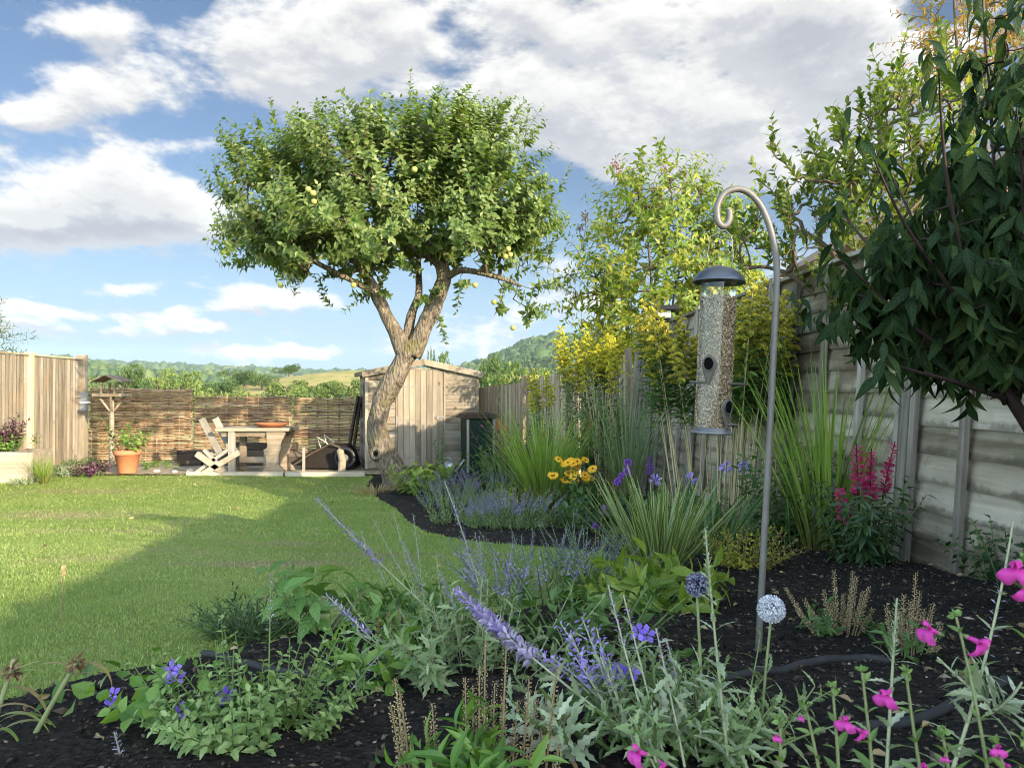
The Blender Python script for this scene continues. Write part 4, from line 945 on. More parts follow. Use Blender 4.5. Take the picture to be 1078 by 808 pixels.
# ------------------------------------------------------------------ hedgerow and field trees beyond the hurdles
M['far_leaf'] = leaf_mat('far tree leaf', [(.03, .055, .016), (.055, .09, .024), (.10, .13, .035)], .6, .15, .2, pscale=.25)
M['far_leaf_light'] = leaf_mat('light far tree leaf', [(.06, .095, .022), (.11, .15, .035), (.19, .21, .06)], .6, .2, .2, pscale=.25)
def far_mesh(seed, w, h, n_leaf, ls):
    r_ = np.random.default_rng(seed); nb = 11; C = r_.normal(size=(nb, 3)) * [.30 * w, .30 * w, .20 * h] + [0, 0, .58 * h]; C[:, 2] = np.clip(C[:, 2], .22 * h, .85 * h)
    k = r_.integers(0, nb, n_leaf); d = nrm(r_.normal(size=(n_leaf, 3))); rad = np.array([.24 * w, .24 * w, .19 * h]) * r_.uniform(.7, 1.2, (nb, 1))[k]
    P = C[k] + d * rad * (r_.uniform(.4, 1, (n_leaf, 1)) ** .5); mb = MB()
    mb.leaves(QUADL, P, nrm(d + r_.normal(size=d.shape) * .7), nrm(d + r_.normal(size=d.shape) * .5), ls * r_.uniform(.6, 1.3, n_leaf), rnd=np.clip(r_.uniform(0, 1, n_leaf) * .6 + .4 * r_.uniform(0, 1, nb)[k], 0, 1), wid=ls * 1.1)
    tk = MB(); tk.tube([(0, 0, -1), (.05 * w, 0, .25 * h), (0, .03 * w, .6 * h)], [.05 * w, .04 * w, .015 * w], 7, .5)
    return mb.mesh('crown'), tk.mesh('trunk')
FM = [far_mesh(s, 8, 8, 1700, .62) for s in (1, 2, 3)]
for a, b in FM: a.materials.append(M['far_leaf']); b.materials.append(M['twig'])
FL = []
for s in (4, 5):
    a, b = far_mesh(s, 8, 7, 1700, .62); a.materials.append(M['far_leaf_light']); b.materials.append(M['twig']); FL.append((a, b))
far = [  # px centre, base row, top row, width px, distance, light?, label
 (138, 425, 380, 34, 95, 0, 'dark round field tree behind the bird table'), (170, 424, 384, 36, 100, 1, 'lighter bushy field tree just right of the dark round one'), (198, 426, 392, 34, 110, 1, 'low pale green bush right of the field trees behind the bird table'),
 (304, 399, 382, 20, 232, 0, 'single small tree standing alone on the golden ridge'), (258, 412, 389, 26, 180, 0, 'dark hedgerow tree left of the lone ridge tree'), (276, 418, 394, 24, 170, 0, 'hedgerow tree directly below the lone ridge tree'),
 (232, 420, 400, 26, 150, 0, 'dark clump tree above the table end of the hurdles'), (212, 424, 402, 26, 130, 1, 'pale bush above the woven hurdle left of the table'), (318, 420, 401, 34, 150, 1, 'pale hedge tree above the hurdle behind the table'), (350, 420, 402, 34, 150, 0, 'dark hedge tree left of the shed roof'), (374, 418, 400, 26, 140, 1, 'small hedge tree touching the left corner of the shed roof'),
 (112, 428, 398, 26, 120, 0, 'blue-green tree beside the bird table roof'), (290, 424, 404, 34, 120, 1, 'yellow-green scrub bush over the middle hurdle'), (245, 428, 405, 34, 100, 1, 'broad pale scrub bush over the middle hurdle left part'), (338, 428, 408, 36, 100, 1, 'pale scrub bush over the right hurdle'),
 (545, 408, 376, 62, 30, 1, 'sunlit yellow-green bush over the low paling fence'), (524, 408, 376, 30, 60, 0, 'dark green tree between shed roof and the yellow-green bush'), (572, 408, 382, 52, 40, 1, 'green bush at right over the low paling fence'), (508, 404, 374, 20, 70, 0, 'rounded tree just right of the shed roof'), (456, 390, 367, 6, 90, 0, 'thin dark tree tip above the shed ridge'), (467, 392, 372, 16, 120, 1, 'small tree top peeping over the shed roof')]
for k, (px, pb, pt, wpx, Yd, light, lab) in enumerate(far):
    base = at(px, pb, Yd); tz = float(terrain_z(np.array([base[0]]), np.array([base[1]]))[0]); top = at(px, pt, Yd)[2]; base[2] = min(base[2], tz + .5) if Yd > 25 else base[2]; base[2] = tz - .2
    hgt = top - base[2]; a, b = (FL[k % 2] if light else FM[k % 3]); vis = (pb - pt) / F * Yd
    t_ = thing('field_tree', lab, 'tree', base, 'trees in the fields beyond the hurdles')
    sx = wpx / F * Yd / 8; sz = hgt / (7 if light else 8)
    for nm, me in (('crown', a), ('trunk', b)):
        o = bpy.data.objects.new(nm, me); COL.objects.link(o); o.parent = t_
    t_.scale = (sx, sx, sz); t_.rotation_euler = (0, 0, k * 1.7)

# far woods: one mass of small crowns over the hills
mb = MB(); ic = MB(); ic.blob((0, 0, 0), (1, 1, 1), 0, n=7, k=4); bv = np.concatenate(ic.v); bq = np.concatenate(ic.q)
def woods(N, px0, px1, Y0, Y1, s0, s1, cond):
    px = U(px0, px1, N); Y = U(Y0, Y1, N); X = (px - CX) / F * Y; z = terrain_z(X, Y); ok = cond(px, Y, X)
    X, Y, z = X[ok], Y[ok], z[ok]; n_ = len(X); s = U(s0, s1, n_)
    V = bv[None] * (s[:, None, None] * np.array([1, 1, 1.05]) * U(.8, 1.2, (n_, 1, 3))); V = V * (1 + .35 * wob((V + X[:, None, None] * 3.3 + Y[:, None, None] * 1.7).reshape(-1, 3), .55).reshape(n_, -1, 1))
    V = V + np.stack([X, Y, z + s * .35], -1)[:, None]
    A = np.zeros(V.shape); A[..., 2] = U(0, 1, n_)[:, None]
    mb.add(V.reshape(-1, 3), Q=(bq[None] + (np.arange(n_) * len(bv))[:, None, None]).reshape(-1, 4), A=A.reshape(-1, 3))
pat = lambda X, Y, s: w2(X, Y, s)
woods(3800, 480, 900, 850, 1420, 5, 11, lambda px, Y, X: px > 490)
woods(2200, -100, 480, 800, 1300, 5, 10, lambda px, Y, X: pat(X, Y, .012) > .15)
woods(3000, -100, 560, 2000, 2700, 8, 18, lambda px, Y, X: (pat(X, Y, .005) > -.25))
def scrub(N, px0, px1, Y0, Y1, s0, s1, cond, nl=46):
    px = U(px0, px1, N); Y = U(Y0, Y1, N); X = (px - CX) / F * Y; z = terrain_z(X, Y); ok = cond(px, Y, X); X, Y, z = X[ok], Y[ok], z[ok]; n_ = len(X); s = U(s0, s1, n_)
    d = nrm(rng.normal(size=(n_, nl, 3))); P = np.stack([X, Y, z + s * .6], -1)[:, None] + d * (s[:, None] * U(.4, 1.0, (n_, nl)))[..., None] * np.array([1, 1, .8])
    mb.leaves(QUADL, P.reshape(-1, 3), rng.normal(size=(n_ * nl, 3)), rng.normal(size=(n_ * nl, 3)), np.repeat(s, nl) * U(.3, .7, n_ * nl), rnd=np.clip(np.repeat(U(0, 1, n_), nl) * .6 + U(0, .4, n_ * nl), 0, 1), wid=np.repeat(s, nl) * .6)
scrub(900, 60, 420, 330, 800, 3, 6, lambda px, Y, X: pat(X, Y, .03) > .2)
scrub(420, 60, 460, 110, 228, .8, 2.0, lambda px, Y, X: (pat(X, Y, .07) > .25) & ((px < 270) | (Y < 165)))
scrub(2200, 480, 900, 560, 1400, 6, 11, lambda px, Y, X: px > 490, 30)
props(mb.build('far_woodland', M['far_leaf'], smooth=True), kind='stuff')
# ------------------------------------------------------------------ shepherd's hook and bird feeder
YF = 1.74
ph_ = thing('shepherds_hook', 'grey metal shepherd\'s crook pole with curled top in front of the goldenrod', 'hook pole', G(796, YF))
pts = [(795, 722), (797, 690), (801, 620), (806, 530), (811, 440), (815, 360), (818.2, 300), (818.5, 284), (817.5, 268), (815, 254), (810, 234), (802, 216), (793, 205), (785.5, 200), (778, 198), (768.6, 199.5), (763, 203), (759, 208.5), (756, 215), (755, 222), (756, 231.5), (758.2, 235.6), (761.5, 238), (765, 237), (767.5, 233.5), (769, 228), (768.3, 220)]
P = np.array([at(x, y, YF) for x, y in pts]); xi = np.linspace(0, len(P) - 1, 110)
P = np.stack([np.interp(xi, np.arange(len(P)), P[:, i]) for i in range(3)], -1)
for _ in range(3): P[1:-1] = (P[:-2] + 2 * P[1:-1] + P[2:]) / 4
q = MB(); q.tube(P, .0078, 14, .5); q.build('pole', M['polegrey'], ph_, smooth=True)

ft, fb_ = at(757, 297, YF), at(749.2, 456, YF); fa = nrm(ft - fb_); FL_ = np.linalg.norm(ft - fb_)
fx = nrm(np.cross([0, 1, 0], fa)); fy = np.cross(fa, fx)      # fx to the right, fy away from the viewer
RT = .0413
bf = thing('bird_feeder', 'tall clear tube bird feeder full of seed hanging from the crook', 'bird feeder', fb_)
def fcyl(a, h, r): return fb_ + fa * h + r * (sin(a) * fx - cos(a) * fy)
m, t = newmat('feeder seed mix'); u = t.luv()
t.out(t.bsdf(t.ramp(u[2], [(0, (.05, .036, .024)), (.25, (.17, .125, .078)), (.6, (.31, .235, .15)), (.9, (.44, .35, .24)), (1, (.58, .49, .36))]), .6, .3)); M['seed'] = m
m, t = newmat('clear feeder tube')
gl = t.n('ShaderNodeBsdfGlossy'); gl.inputs['Roughness'].default_value = .09; gl.inputs['Color'].default_value = (1, 1, 1, 1)
tp = t.n('ShaderNodeBsdfTransparent'); tp.inputs[0].default_value = (.96, .95, .92, 1); fr = t.n('ShaderNodeFresnel'); fr.inputs[0].default_value = 1.45
mx = t.n('ShaderNodeMixShader'); t.put(mx.inputs[0], t.math('ADD', t.math('MULTIPLY', fr.outputs[0], .5), .01)); t.nt.links.new(tp.outputs[0], mx.inputs[1]); t.nt.links.new(gl.outputs[0], mx.inputs[2]); t.out(mx.outputs[0]); M['tube'] = m
q = MB(); q.lathe([(.0382, .012), (.0382, FL_ - .040), (.001, FL_ - .032)], fb_, 40, .25, ax=fa)
N = 8500; a = U(0, 6.283, N); h = U(.012, FL_ - .036, N); r = U(.0376, .0398, N)
Ps = fb_ + fa * h[:, None] + r[:, None] * (np.sin(a)[:, None] * fx - np.cos(a)[:, None] * fy); od = nrm(np.sin(a)[:, None] * fx - np.cos(a)[:, None] * fy)
tg_ = np.cross(od, fa); b_ = U(-1.3, 1.3, N)[:, None]
q.leaves(SEED, Ps, np.cos(b_) * fa + np.sin(b_) * tg_ + .15 * od, od, U(.005, .008, N), U(0, 1, N), wid=U(.005, .0075, N))
q.build('seed', M['seed'], bf)
q = MB(); q.lathe([(RT, .004), (RT, FL_ + .012)], fb_, 48, .5, ax=fa); q.build('tube', M['tube'], bf, smooth=True)
q = MB(); q.lathe([(.001, -.001), (.047, -.001), (.0483, .002), (.047, .005), (.0427, .006), (.0427, .014), (.0418, .014)], fb_, 40, .5, ax=fa); q.build('base', M['pewter'], bf, smooth=True)
q = MB(); q.lathe([(a_ * .87, b_ * .87) for a_, b_ in ((.001, .046), (.006, .046), (.008, .0435), (.022, .0415), (.04, .035), (.055, .0245), (.065, .012), (.070, .003), (.0712, -.001), (.069, -.002), (.06, .004), (.001, .008))], ft, 48, .5, ax=fa); q.build('lid', M['lidgrey'], bf, smooth=True)
M['dark_hole'] = plain_mat('dark hole', (.004, .004, .004), .95, .02, 0, .1, 5, 0)
M['port'] = plain_mat('brown pewter port', (.085, .07, .058), .55, .35, .3, .25, 80)
def port(ang, h0, hole=True):
    q = MB(); n_ = 14; V = []; hs_ = np.linspace(-.039, .0295, n_)
    for h in hs_:
        w_ = .0183 * math.sqrt(max(0, 1 - ((h - .005) / .0247) ** 2)) if h > .005 else .0183 * max(.12, (h + .039) / .044) ** .75
        for s in np.linspace(-1, 1, 7): V.append(fcyl(ang + s * max(w_, .0015) / RT, h0 + h, RT + .0045 - .003 * abs(s) ** 4))
    Q = [[i * 7 + j, i * 7 + j + 1, (i + 1) * 7 + j + 1, (i + 1) * 7 + j] for i in range(n_ - 1) for j in range(6)]
    q.add(V, Q=Q); o = q.build('port', M['port'], bf, smooth=True)
    q = MB(); V = [fcyl(ang, h0 + .009, RT + .006)]; k = 16
    for i in range(k): t_ = i / k * 6.283; V.append(fcyl(ang + .0092 * cos(t_) / RT, h0 + .009 + .0143 * (abs(sin(t_)) ** .8) * (1 if sin(t_) > 0 else -1) * (1 if sin(t_) > 0 else .9), RT + .0058))
    q.add(V, T=[[0, 1 + i, 1 + (i + 1) % k] for i in range(k)]); q.build('opening', M['dark_hole'], o)
    q = MB(); q.tube([fcyl(ang + .0108 * cos(t_) / RT, h0 + .009 + .016 * sin(t_), RT + .0062) for t_ in np.linspace(0, 6.283, 20)], .0015, 6); q.build('rim', M['port'], o, smooth=True)
port(-.58, .152); port(.58, .054); port(2.6, .152); port(-2.6, .054)
for (h, x0, x1, rot) in ((.118, -.065, .070, .0), (.0235, -.035, .050, .25)):
    d = nrm(fx * cos(rot) - fy * sin(rot)); c_ = fb_ + fa * h - fy * .030
    q = MB(); q.tube([c_ + d * x0, c_ + d * x1], .0031, 8); q.build('perch', M['port'], bf, smooth=True)
q = MB(); tp_ = at(761.5, 241.5, YF); L0, R0 = ft + fx * -.026 + fa * .033, ft + fx * .028 + fa * .031
q.tube([L0, L0 + fa * .03 - fx * .004, L0 + fa * .075 + fx * .001, tp_ + fx * -.018 - fa * .012, tp_ + fx * -.006 + fa * .0, tp_ + fx * .006 + fa * .0, tp_ + fx * .020 - fa * .014, R0 + fa * .07 - fx * .001, R0 + fa * .03 + fx * .003, R0], .0011, 6); q.build('hanger_wire', M['pewter'], bf, smooth=True)

# ------------------------------------------------------------------ bits on the panel fence
def on_fence(px):
    Yv = 2.2 / ((px - CX) / F + .05); return np.array([fence_x(Yv), Yv, 0])
M['rust0'] = plain_mat('matte dark lantern roof', (.02, .02, .022), .9, .08, 0, .3, 9)
c_ = on_fence(704); ln_ = thing('post_lantern', 'small flat-topped solar lantern on the far fence top between tree and feeder', 'lantern', (c_[0] - .05, c_[1], 2.12))
c_[2] = 2.115; c_[0] -= .06
q = MB(); q.fbox(c_, (1, 0, 0), (0, 1, 0), ez, -.18, .15, -.17, .15, .10, .15); q.build('roof', M['rust0'], ln_, bevel=.006)
q = MB(); q.fbox(c_, (1, 0, 0), (0, 1, 0), ez, -.09, .07, -.08, .08, .022, .098); q.build('lamp_glass', M['white'], ln_, bevel=.004)
q = MB(); q.fbox(c_, (1, 0, 0), (0, 1, 0), ez, -.11, .09, -.1, .1, .0, .021); q.build('base', M['black'], ln_, bevel=.004)
c_ = on_fence(838); c_[2] = 1.3 - (352 - HY) / F * c_[1]; c_[0] -= .105
pq = thing('oval_plaque', 'narrow oval grey plaque with green inset hung on the fence right of the pole', 'plaque', c_)
def oval(rz_, ry_, d, mt, nm, par):
    q = MB(); k = 28; V = []
    for dd_ in (0, .012):
        for i in range(k): V.append(c_ + ef * ry_ * cos(i / k * 6.283) + ezf * rz_ * sin(i / k * 6.283) + nf * (d + dd_))
    V.append(c_ + nf * (d + .012)); q.add(V, Q=[[i, (i + 1) % k, k + (i + 1) % k, k + i] for i in range(k)], T=[[2 * k, k + i, k + (i + 1) % k] for i in range(k)]); return q.build(nm, mt, par)
M['inset'] = plain_mat('mossy inset', (.20, .25, .12), .6, .3, 0, .5, 40)
oval(.135, .085, 0, M['zinc'], 'plate', pq); oval(.105, .058, .0125, M['inset'], 'inset', pq)

# ------------------------------------------------------------------ irrigation hoses
def hose(name, lab, pxs, r=.011, lift=.003):
    P = []
    for x, y in pxs:
        g = gpix(x, y); P.append([g[0], g[1], 0])
    P = np.array(P); xi = np.linspace(0, len(P) - 1, 60); P = np.stack([np.interp(xi, np.arange(len(P)), P[:, i]) for i in range(3)], -1)
    for _ in range(8): P[1:-1] = (P[:-2] + 2 * P[1:-1] + P[2:]) / 4
    P[:, 2] = bed_z(P[:, 0], P[:, 1]) + r * .15 + lift
    q = MB(); q.tube(P, r, 10, .5); props(q.build(name, M['hose'], smooth=True, org=P[0]), lab, 'hose')
hose('irrigation_hose', 'black hose crossing the mulch from the bottom middle to the dry seed stems at right', [(560, 800), (600, 788), (650, 772), (720, 752), (800, 733), (860, 722), (910, 715), (935, 717)], .0090)
hose('irrigation_hose', 'black hose on the soil among the left catmint and the lawn edge', [(215, 716), (270, 728), (330, 741), (372, 745), (420, 752)], .0085)
hose('irrigation_hose', 'black hose curving through the pink salvia in the bottom right corner', [(900, 806), (960, 790), (1010, 765), (1060, 745)], .0095)
hose('drip_pipe', 'thick grey-black pipe lying along the foot of the fence under the dark shrub', [(1140, 632), (1090, 622), (1040, 613), (1000, 604), (972, 599), (945, 596)], .021, .012)

# ------------------------------------------------------------------ raised planter, pot, bird table
pl = thing('raised_planter', 'low weathered timber raised planter at the left edge against the boarded fence', 'planter', (-7.0, 10.6, 0))
for (a, b, w_) in (((-7.5, 10.5, 0), (-6.83, 10.5, 0), 0), ((-6.83, 10.5, 0), (-6.95, 11.2, 0), 1), ((-6.95, 11.2, 0), (-7.5, 11.2, 0), 2)):
    a, b = np.array(a), np.array(b); e = nrm(b - a); nn = np.array([e[1], -e[0], 0]); q = MB()
    for zq in (0, .222): q.fbox(a, e, nn, ez, 0 if w_ != 1 else .002, np.linalg.norm(b - a), -.05, 0, zq, zq + .218)
    q.build('side_board', M['sleeper'], pl, bevel=.005)
q = MB(); q.fbox((-7.5, 10.55, 0), (1, 0, 0), (0, 1, 0), ez, .0, .53, 0, .62, 0, .40); q.build('soil_fill', M['soil'], pl)
PT = at(134.5, 500, 11.55); PT[2] = .03
pt_ = thing('terracotta_pot', 'round terracotta flower pot at the far lawn edge below the bird table', 'flower pot', PT)
q = MB(); q.lathe([(.001, 0), (.125, 0), (.13, .01), (.178, .285), (.19, .287), (.195, .30), (.195, .355), (.18, .36), (.165, .355), (.16, .30), (.001, .30)], PT, 32); q.build('pot', M['terra'], pt_, smooth=True)
q = MB(); q.lathe([(.001, .315), (.16, .305)], PT, 24); q.build('soil_fill', M['soil'], pt_)
BT = at(118, 480, 12.6); BT[2] = .02
bt = thing('bird_table', 'wooden bird table with pitched roof on a post in front of the woven hurdle', 'bird table', BT)
X3, Y3_ = np.array([1., 0, 0]), np.array([0, 1., 0])
q = MB(); q.tube([BT, BT + [.0, 0, 1.0], BT + [.0, 0, 1.2]], [.045, .036, .036], 8, .4); q.build('post', M['sleeper'], bt)
for a in range(4):
    d = np.array([cos(a * pi / 2 + .4), sin(a * pi / 2 + .4), 0]); q = MB(); q.bar(BT + d * .03 + [0, 0, .95], BT + d * .2 + [0, 0, 1.2], .03, .03); q.build('brace', M['oldwood'], bt)
    q = MB(); q.bar(BT + d * .04, BT + d * .25 + [0, 0, .02], .04, .04); q.build('foot', M['oldwood'], bt)
q = MB(); q.fbox(BT, X3, Y3_, ez, -.22, .22, -.17, .17, 1.205, 1.225); tray = q.build('tray', M['oldwood'], bt)
q = MB()
for (a, b, c4, d4) in ((-.22, .22, -.19, -.172), (-.22, .22, .172, .19), (-.24, -.222, -.19, .19), (.222, .24, -.19, .19)): q.fbox(BT, X3, Y3_, ez, a, b, c4, d4, 1.2, 1.25)
q.build('rim', M['oldwood'], tray)
for sx2 in (-.11, .11):
    for sy2 in (-.13, .13): q = MB(); q.fbox(BT + [sx2, sy2, 0], X3, Y3_, ez, -.015, .015, -.015, .015, 1.226, 1.43); q.build('roof_post', M['oldwood'], bt)
for sg in (-1, 1):
    rd = nrm(np.array([sg * .27, 0, -.11])); up = np.array([sg * .11, 0, .27]) / .2916
    q = MB(); q.fbox(BT + [0, 0, 1.545], rd, Y3_, up, 0, .28, -.22, .22, 0, .018); q.build('roof', M['oldwood'], bt)

# ------------------------------------------------------------------ rustic table, dish, chair, wheelbarrow, timbers
TY_ = 11.75
def tp(px, z, Y=TY_): return np.array([(px - CX) / F * Y, Y, z])
tb = thing('rustic_table', 'weathered rustic wooden table with a wide carved end board before the hurdles', 'table', tp(270, .03))
c_ = tp(272, 0); q = MB()
for k in range(5): q.fbox(c_, X3, Y3_, ez, -.56 + U(-.01, .01), .57 + U(-.01, .01), -.30 + k * .125, -.178 + k * .125, .685, .735)
q.build('tabletop', M['oldwood'], tb, bevel=.006)
q = MB()
for yq in (-.2, .2): q.fbox(c_, X3, Y3_, ez, -.5, .5, yq - .02, yq + .02, .60, .684)
q.build('apron', M['oldwood'], tb)
for yq in (-.24, .24):
    q = MB(); q.fbox(tp(250.5, 0) + Y3_ * yq, X3, Y3_, ez, -.05, .05, -.035, .035, .028, .684); q.build('leg', M['palewood'] if yq < 0 else M['oldwood'], tb, bevel=.005)
OUT = [(281, .03), (283, .09), (286, .14), (286, .26), (284, .34), (283, .39), (287, .43), (287, .50), (286, .684), (303, .684), (306, .66), (303, .56), (301, .50), (302, .42), (300, .36), (299, .26), (299, .16), (304, .09), (306, .03)]
for yq in (-.26, .22):
    q = MB(); n_ = len(OUT); V = [tp(x, z) + Y3_ * (yq + d) for d in (0, .055) for x, z in OUT]
    lo = [(i, n_ - 1 - i) for i in range(n_ // 2)]; Q = [[i, (i + 1) % n_, n_ + (i + 1) % n_, n_ + i] for i in range(n_)]; T = []
    for (a, b), (c5, d5) in zip(lo, lo[1:]): Q += [[a, b, d5, c5], [n_ + c5, n_ + d5, n_ + b, n_ + a]]
    T += [[8, 10, 9], [n_ + 8, n_ + 9, n_ + 10]]
    q.add(V, Q=Q, T=T); q.build('end_board', M['oldwood'], tb, bevel=.004)
q = MB(); q.bar(tp(253, .22), tp(287, .22), .05, .09); q.build('stretcher', M['oldwood'], tb)
for (a, b, c5, d5, nm) in ((223, .03, 260, .36, 'brace'), (216, .34, 244, .05, 'brace')): q = MB(); q.bar(tp(a, b) - Y3_ * .31, tp(c5, d5) - Y3_ * .31, .06, .085); q.build(nm, M['oldwood'], tb, bevel=.004)
dsh = tp(286, .737); q = MB(); q.lathe([(.001, 0), (.18, 0), (.26, .055), (.27, .065), (.262, .068), (.18, .015), (.001, .012)], dsh, 32); props(q.build('terracotta_dish', M['terra'], smooth=True, org=dsh), 'wide shallow terracotta dish resting on the rustic table top', 'dish')
ch = thing('garden_chair', 'bleached wooden slatted garden chair leaning back beside the rustic table', 'chair', tp(235, .03))
for x0, x1, yq in ((213, 236, -.12), (222, 244, .08)):
    q = MB(); a, b = tp(x0, .87) + Y3_ * (yq + .1), tp(x1, .30) + Y3_ * yq; q.bar(a, b, .105, .025, up=(.3, -1, .2)); q.build('back_slat', M['palewood'], ch, bevel=.004)
q = MB()
for k in range(4): q.bar(tp(238 - k * 7, .31 + k * .012) - Y3_ * .24, tp(238 - k * 7, .31 + k * .012) + Y3_ * .28, .085, .022)
q.build('seat', M['palewood'], ch)
for yq in (-.25, .29):
    q = MB(); q.bar(tp(213, .03) + Y3_ * yq, tp(247, .40) + Y3_ * yq, .05, .05); q.build('leg', M['palewood'], ch); q = MB(); q.bar(tp(246, .03) + Y3_ * yq, tp(222, .40) + Y3_ * yq, .05, .05); q.build('leg', M['palewood'], ch)
wb = thing('wheelbarrow', 'upturned black wheelbarrow in the shade between table and shed', 'wheelbarrow', tp(350, .03, 12.4))
c_ = tp(349, 0, 12.4); q = MB()
V = []; 
for (z, hx_, hy_, cx_) in ((.05, .44, .30, 0), (.30, .33, .24, .05), (.42, .20, .15, .10)):
    for sx2, sy2 in ((-1, -1), (1, -1), (1, 1), (-1, 1)): V.append(c_ + [cx_ + sx2 * hx_, sy2 * hy_, z])
M['rust'] = plain_mat('dark rusty barrow steel', (.022, .017, .014), .9, .08, 0, .5, 9)
q.add(V, Q=[[k * 4 + i, k * 4 + (i + 1) % 4, k * 4 + 4 + (i + 1) % 4, k * 4 + 4 + i] for k in (0, 1) for i in range(4)] + [[8, 9, 10, 11]]); q.build('tray', M['rust'], wb, bevel=.02)
wc_ = c_ + [.30, -.33, .22]; q = MB(); q.tube([wc_ + .15 * np.array([cos(a), 0, sin(a)]) for a in np.linspace(0, 6.283, 28)], .035, 8); wh = q.build('wheel', M['black'], wb, smooth=True)
q = MB(); q.lathe([(.001, -.03), (.05, -.03), (.06, 0), (.05, .03), (.001, .03)], wc_, 16, ax=(0, 1, 0)); q.build('hub', M['steel'], wh)
for yq in (-.31, .16): q = MB(); q.tube([c_ + [-.62, yq, .05], c_ + [-.3, yq, .26], c_ + [.05, yq * .9, .45], c_ + [.36, yq * .6, .30]], .016, 8); q.build('handle', M['darkwood'], wb)
for yq in (-.2, .2): q = MB(); q.tube([c_ + [-.12, yq, .36], c_ + [-.18, yq * 1.2, .56], c_ + [0.02, yq, .42]], .010, 6); q.build('leg', M['steel'], wb)
for lab, x0, x1, z0, wd_, Yq in (('dark plank leaning on the shed left wall, nearest the wheelbarrow', 364, 377, .03, .14, 12.5), ('second dark plank leaning against the shed left wall beside the corner', 370, 380, .03, .12, 12.62)):
    q = MB(); q.bar(tp(x0, z0, Yq), tp(x1, 1.22, Yq + .2), .035, wd_, up=(0, 1, .1)); props(q.build('leaning_plank', M['darkwood'], bevel=.004, org=tp(x0, z0, Yq)), lab, 'plank', 'dark planks leaning on the shed')
lab_ = ['lowest long dark timber of the stack behind the rustic table', 'middle dark timber of the stack, under the table top', 'topmost dark timber of the stack behind the table', 'short dark timber lying left of the white chair', 'dark timber behind the metal stake right of the table']
for (x0, x1, z, h, Yq), lab in zip(((214, 322, .03, .13, 12.75), (232, 320, .165, .12, 12.78), (240, 312, .29, .12, 12.8), (186, 212, .03, .26, 12.7), (322, 336, .03, .2, 12.7)), lab_):
    q = MB(); a = tp(x0, z, Yq); q.fbox(a, X3, Y3_, ez, 0, (x1 - x0) / F * Yq, 0, .14, 0, h); props(q.build('stacked_timber', M['darkwood'], bevel=.012, org=a), lab, 'timber', 'dark timbers behind the table')
for x0, x1, Yq, lab in ((196, 298, 11.42, 'pale timber edging along the far lawn edge in front of the table'), (300, 384, 11.40, 'pale timber edging between the table end and the apple tree')):
    q = MB(); a = tp(x0, 0.0, Yq); q.fbox(a, X3, Y3_, ez, 0, (x1 - x0) / F * Yq, 0, .11, -.02, .06); props(q.build('timber_edging', M['sleeper'], bevel=.008, org=a), lab, 'timber edging', 'timber edging of the lawn')
q = MB(); a = tp(320, .0, 11.6); q.fbox(a, X3, Y3_, ez, -.022, .022, -.01, .01, 0, .42); q.fbox(a, X3, Y3_, ez, -.05, .05, -.012, .012, .42, .44); props(q.build('metal_stake', M['batten'], bevel=.003, org=a), 'short grey metal stake standing in the gravel right of the table', 'stake')
q = MB(); a = tp(360, .0, 11.9); q.tube([a, a + [.01, 0, .2], a + [-.03, 0, .36], a + [-.02, 0, .38]], [.07, .06, .055, .03], 9, .6, bump=.1); props(q.build('tree_stump', M['oldwood'], org=a), 'short pale wooden stump in front of the black wheelbarrow', 'stump')
c_ = G(473, 10.9); wcn = thing('watering_can', 'small grey metal watering can on the soil by the compost bin', 'watering can', c_)
q = MB(); q.lathe([(.001, 0), (.085, 0), (.085, .17), (.07, .20), (.05, .215), (.001, .22)], c_, 20); q.build('body', M['steel'], wcn, smooth=True)
q = MB(); q.tube([c_ + [.07, 0, .04], c_ + [.16, 0, .16], c_ + [.22, 0, .25]], [.02, .014, .012], 8); q.build('spout', M['steel'], wcn, smooth=True)
q = MB(); q.tube([c_ + [-.08, 0, .05], c_ + [-.14, 0, .14], c_ + [-.1, 0, .26], c_ + [0, 0, .28], c_ + [.05, 0, .21]], .008, 6); q.build('handle', M['steel'], wcn, smooth=True)
# stones on the path
st_c = plain_mat('pale stone', (.42, .36, .28), .9, .2, 0, .25, 16)
for k, (x, y, r, lab) in enumerate(((201, 500, .07, 'pale stone on the path left of the white chair legs'), (225, 497, .05, 'small stone beside the leaning white chair'), (165, 498, .06, 'flat pale stone on the sandy path right of the pot'), (184, 496, .05, 'small pale stone between the pot and the chair'))):
    c_ = at(x, y, 11.9 - k * .05); c_[2] = .03; q = MB(); q.blob(c_, (r, r * .8, r * .5), .25, n=10, k=6, ls=2); props(q.build('stone', st_c, smooth=True, org=c_), lab, 'stone', 'stones on the sandy path')
# ------------------------------------------------------------------ plant materials
def LM(key, c, **k): M[key] = leaf_mat(key.replace('_', ' '), c, **k)
LM('silver_leaf', [(.17, .21, .11), (.28, .32, .18), (.42, .45, .31)], rough=.6, tr=.25, tboost=(1.2, 1.3, .9))
LM('filigree', [(.10, .15, .055), (.18, .24, .09), (.29, .34, .17)], rough=.6, tr=.3)
LM('mint_leaf', [(.10, .17, .045), (.17, .25, .07), (.27, .34, .13)], rough=.55, tr=.3)
LM('bright_leaf', [(.05, .11, .018), (.10, .20, .03), (.20, .30, .06)], rough=.45, tr=.4)
LM('dark_leaf', [(.015, .035, .012), (.03, .06, .018), (.06, .10, .03)], rough=.4, tr=.2)
LM('mid_leaf', [(.035, .08, .02), (.07, .13, .03), (.13, .20, .05)], rough=.45, tr=.35)
LM('peony_leaf', [(.085, .145, .018), (.155, .215, .026), (.26, .30, .05)], rough=.4, tr=.4, vein=.25)
